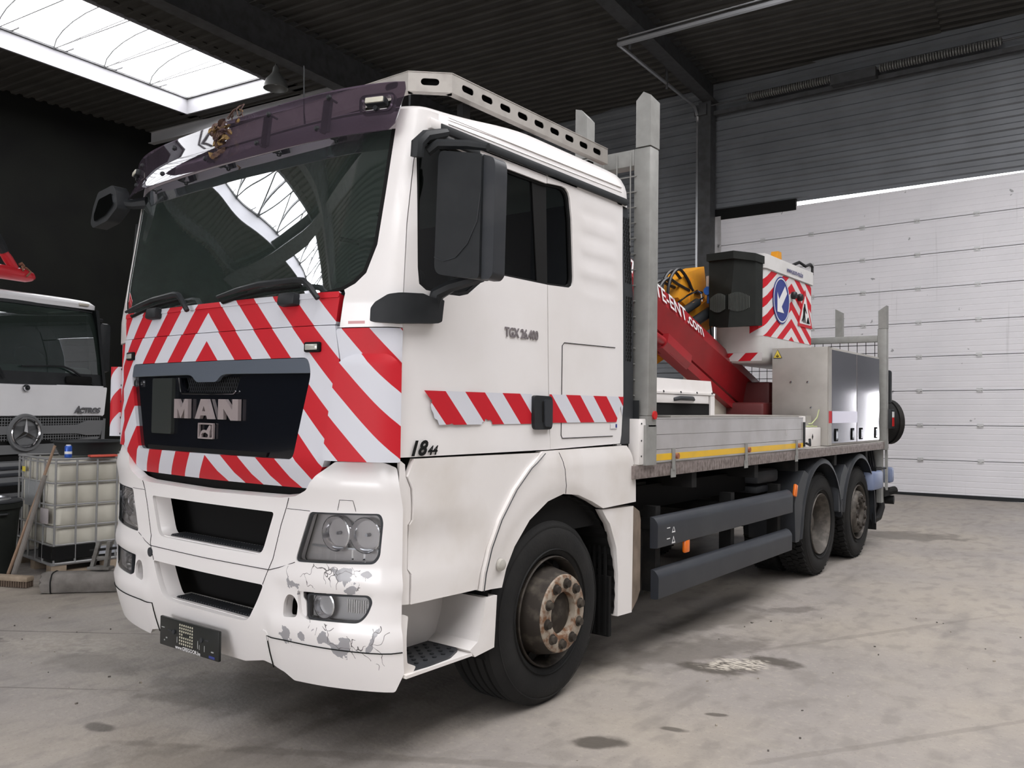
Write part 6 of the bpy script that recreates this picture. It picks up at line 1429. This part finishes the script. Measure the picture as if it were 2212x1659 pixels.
# pendant lamp under the skylight
pl = tag(empty('pendant_lamp', (-10.35, 8.05, 9.32)), 'grey bell-shaped pendant lamp hanging by the corner of the bright skylight', 'lamp')
b = B(); b.lathe([(.03, -.72), (.06, -.76), (.075, -.86), (.12, -.93), (.20, -1.02), (.245, -1.16), (.25, -1.20), (.24, -1.20), (.235, -1.16), (.19, -1.03), (.11, -.95), (0, -.92)], (0, 0, 0), (0, 0, 1), 28); b.obj('lamp_shade', M('lamp_grey', (.16, .165, .16), .5, .3), pl)
B().cyl((0, 0, -.74), (0, 0, .02), .010, n=6).obj('lamp_cable', DARK, pl); B().lathe([(0, -1.12), (.05, -1.10), (.07, -1.04), (.04, -.96)], (0, 0, 0), (0, 0, 1), 14).obj('lamp_bulb', SIGNW, pl)
# dried flowers tied to the sun visor, small sprig further right
DRY = M('dry_petal', (.12, .07, .05), .85, noise_=(30, (.05, .025, .028), .4, .6)); DRY2 = M('dry_yellow', (.30, .20, .065), .85, noise_=(30, (.14, .075, .04), .4, .6))
def bouquet(name, s, z, n, size, label):
    o, R = sframe(s, z, .075); root = tag(empty(name, o), label, 'flowers')
    st = B()
    for k in range(5):
        a = R @ Vector((random.uniform(-.03, .03), .06*size*8*.12+.05, .0)); e = R @ Vector((random.uniform(-.06, .06), -.03, random.uniform(.01, .04))); st.tube([a, (a+e)/2+R @ Vector((0, 0, .015)), e], .003, 5)
    st.obj('stem', DRY, root)
    for k in range(n):
        c = R @ Vector((random.gauss(.0, size*.5), random.gauss(-.01, size*.55), random.uniform(.0, size*.6))); ax = Vector((random.uniform(-1, 1), random.uniform(-1, 1), random.uniform(-1, 1))).normalized(); bx = ax.orthogonal().normalized(); nx = ax.cross(bx); L = random.uniform(.5, .9)*size
        b = B(); P = [c-bx*L*.5]; F = []
        for i in range(1, 5):
            t = i/5; wv = sin(pi*t)*L*.32; P += [c+bx*L*(t-.5)+ax*wv+nx*L*.25*random.uniform(.2, 1), c+bx*L*(t-.5)-nx*L*.12*random.uniform(0, 1), c+bx*L*(t-.5)-ax*wv+nx*L*.25*random.uniform(.2, 1)]
        P.append(c+bx*L*.5); F = [(0, 1, 2), (0, 2, 3)]
        for i in range(3): F += [(1+3*i, 4+3*i, 5+3*i, 2+3*i), (2+3*i, 5+3*i, 6+3*i, 3+3*i)]
        F += [(10, 13, 11), (11, 13, 12)]; b.poly(P, F); b.obj('dry_leaf' if k % 3 else 'dry_petal', DRY2 if k % 3 == 0 else DRY, root, 0, recalc=False)
bouquet('dried_bouquet', -.005, 3.075, 60, .066, 'withered brown and yellow bouquet tied to the middle of the sun visor')
bouquet('dried_sprig', .12, 3.165, 7, .04, 'small dried sprig on top of the sun visor beside the withered bouquet')
# green cord on the junction box
cd = B(); cd.tube([(1.12, 5.86, 1.51), (1.10, 6.0, 1.525), (1.16, 6.12, 1.52), (1.08, 6.2, 1.515), (1.02, 6.05, 1.52), (1.10, 5.92, 1.53), (1.17, 6.05, 1.54), (1.20, 6.12, 1.60), (1.21, 6.15, 1.68)], .006, 5); cd.tube([(1.05, 5.8, 1.51), (1.14, 5.9, 1.515), (1.18, 6.18, 1.51)], .006, 5)
tag(cd.obj('cord', M('cord_green', (.50, .56, .28), .6)), 'pale green cord lying in loops on the small box before the steel lockers', 'cord')
# crumbs and leaves on the floor
cb = B(); random.seed(3)
for i in range(260):
    x, y = random.uniform(-5, 3.6), random.uniform(-1.6, 5)
    if (abs(x) < 1.3 and y > .2) or (x < -2.9 and y > .45): continue
    r = random.choice((.004, .006, .009)); cb.box((x, y, r*.4), (r*random.uniform(.8, 2), r, r*.8), Matrix.Rotation(random.uniform(0, 3), 3, 'Z'))
tag(cb.obj('floor_crumbs', M('crumb', (.36, .32, .26), .9, noise_=(9, (.1, .09, .08), .45, .55)), ang=0), 'small grit and crumbs scattered over the concrete floor', 'grit', kind='stuff')
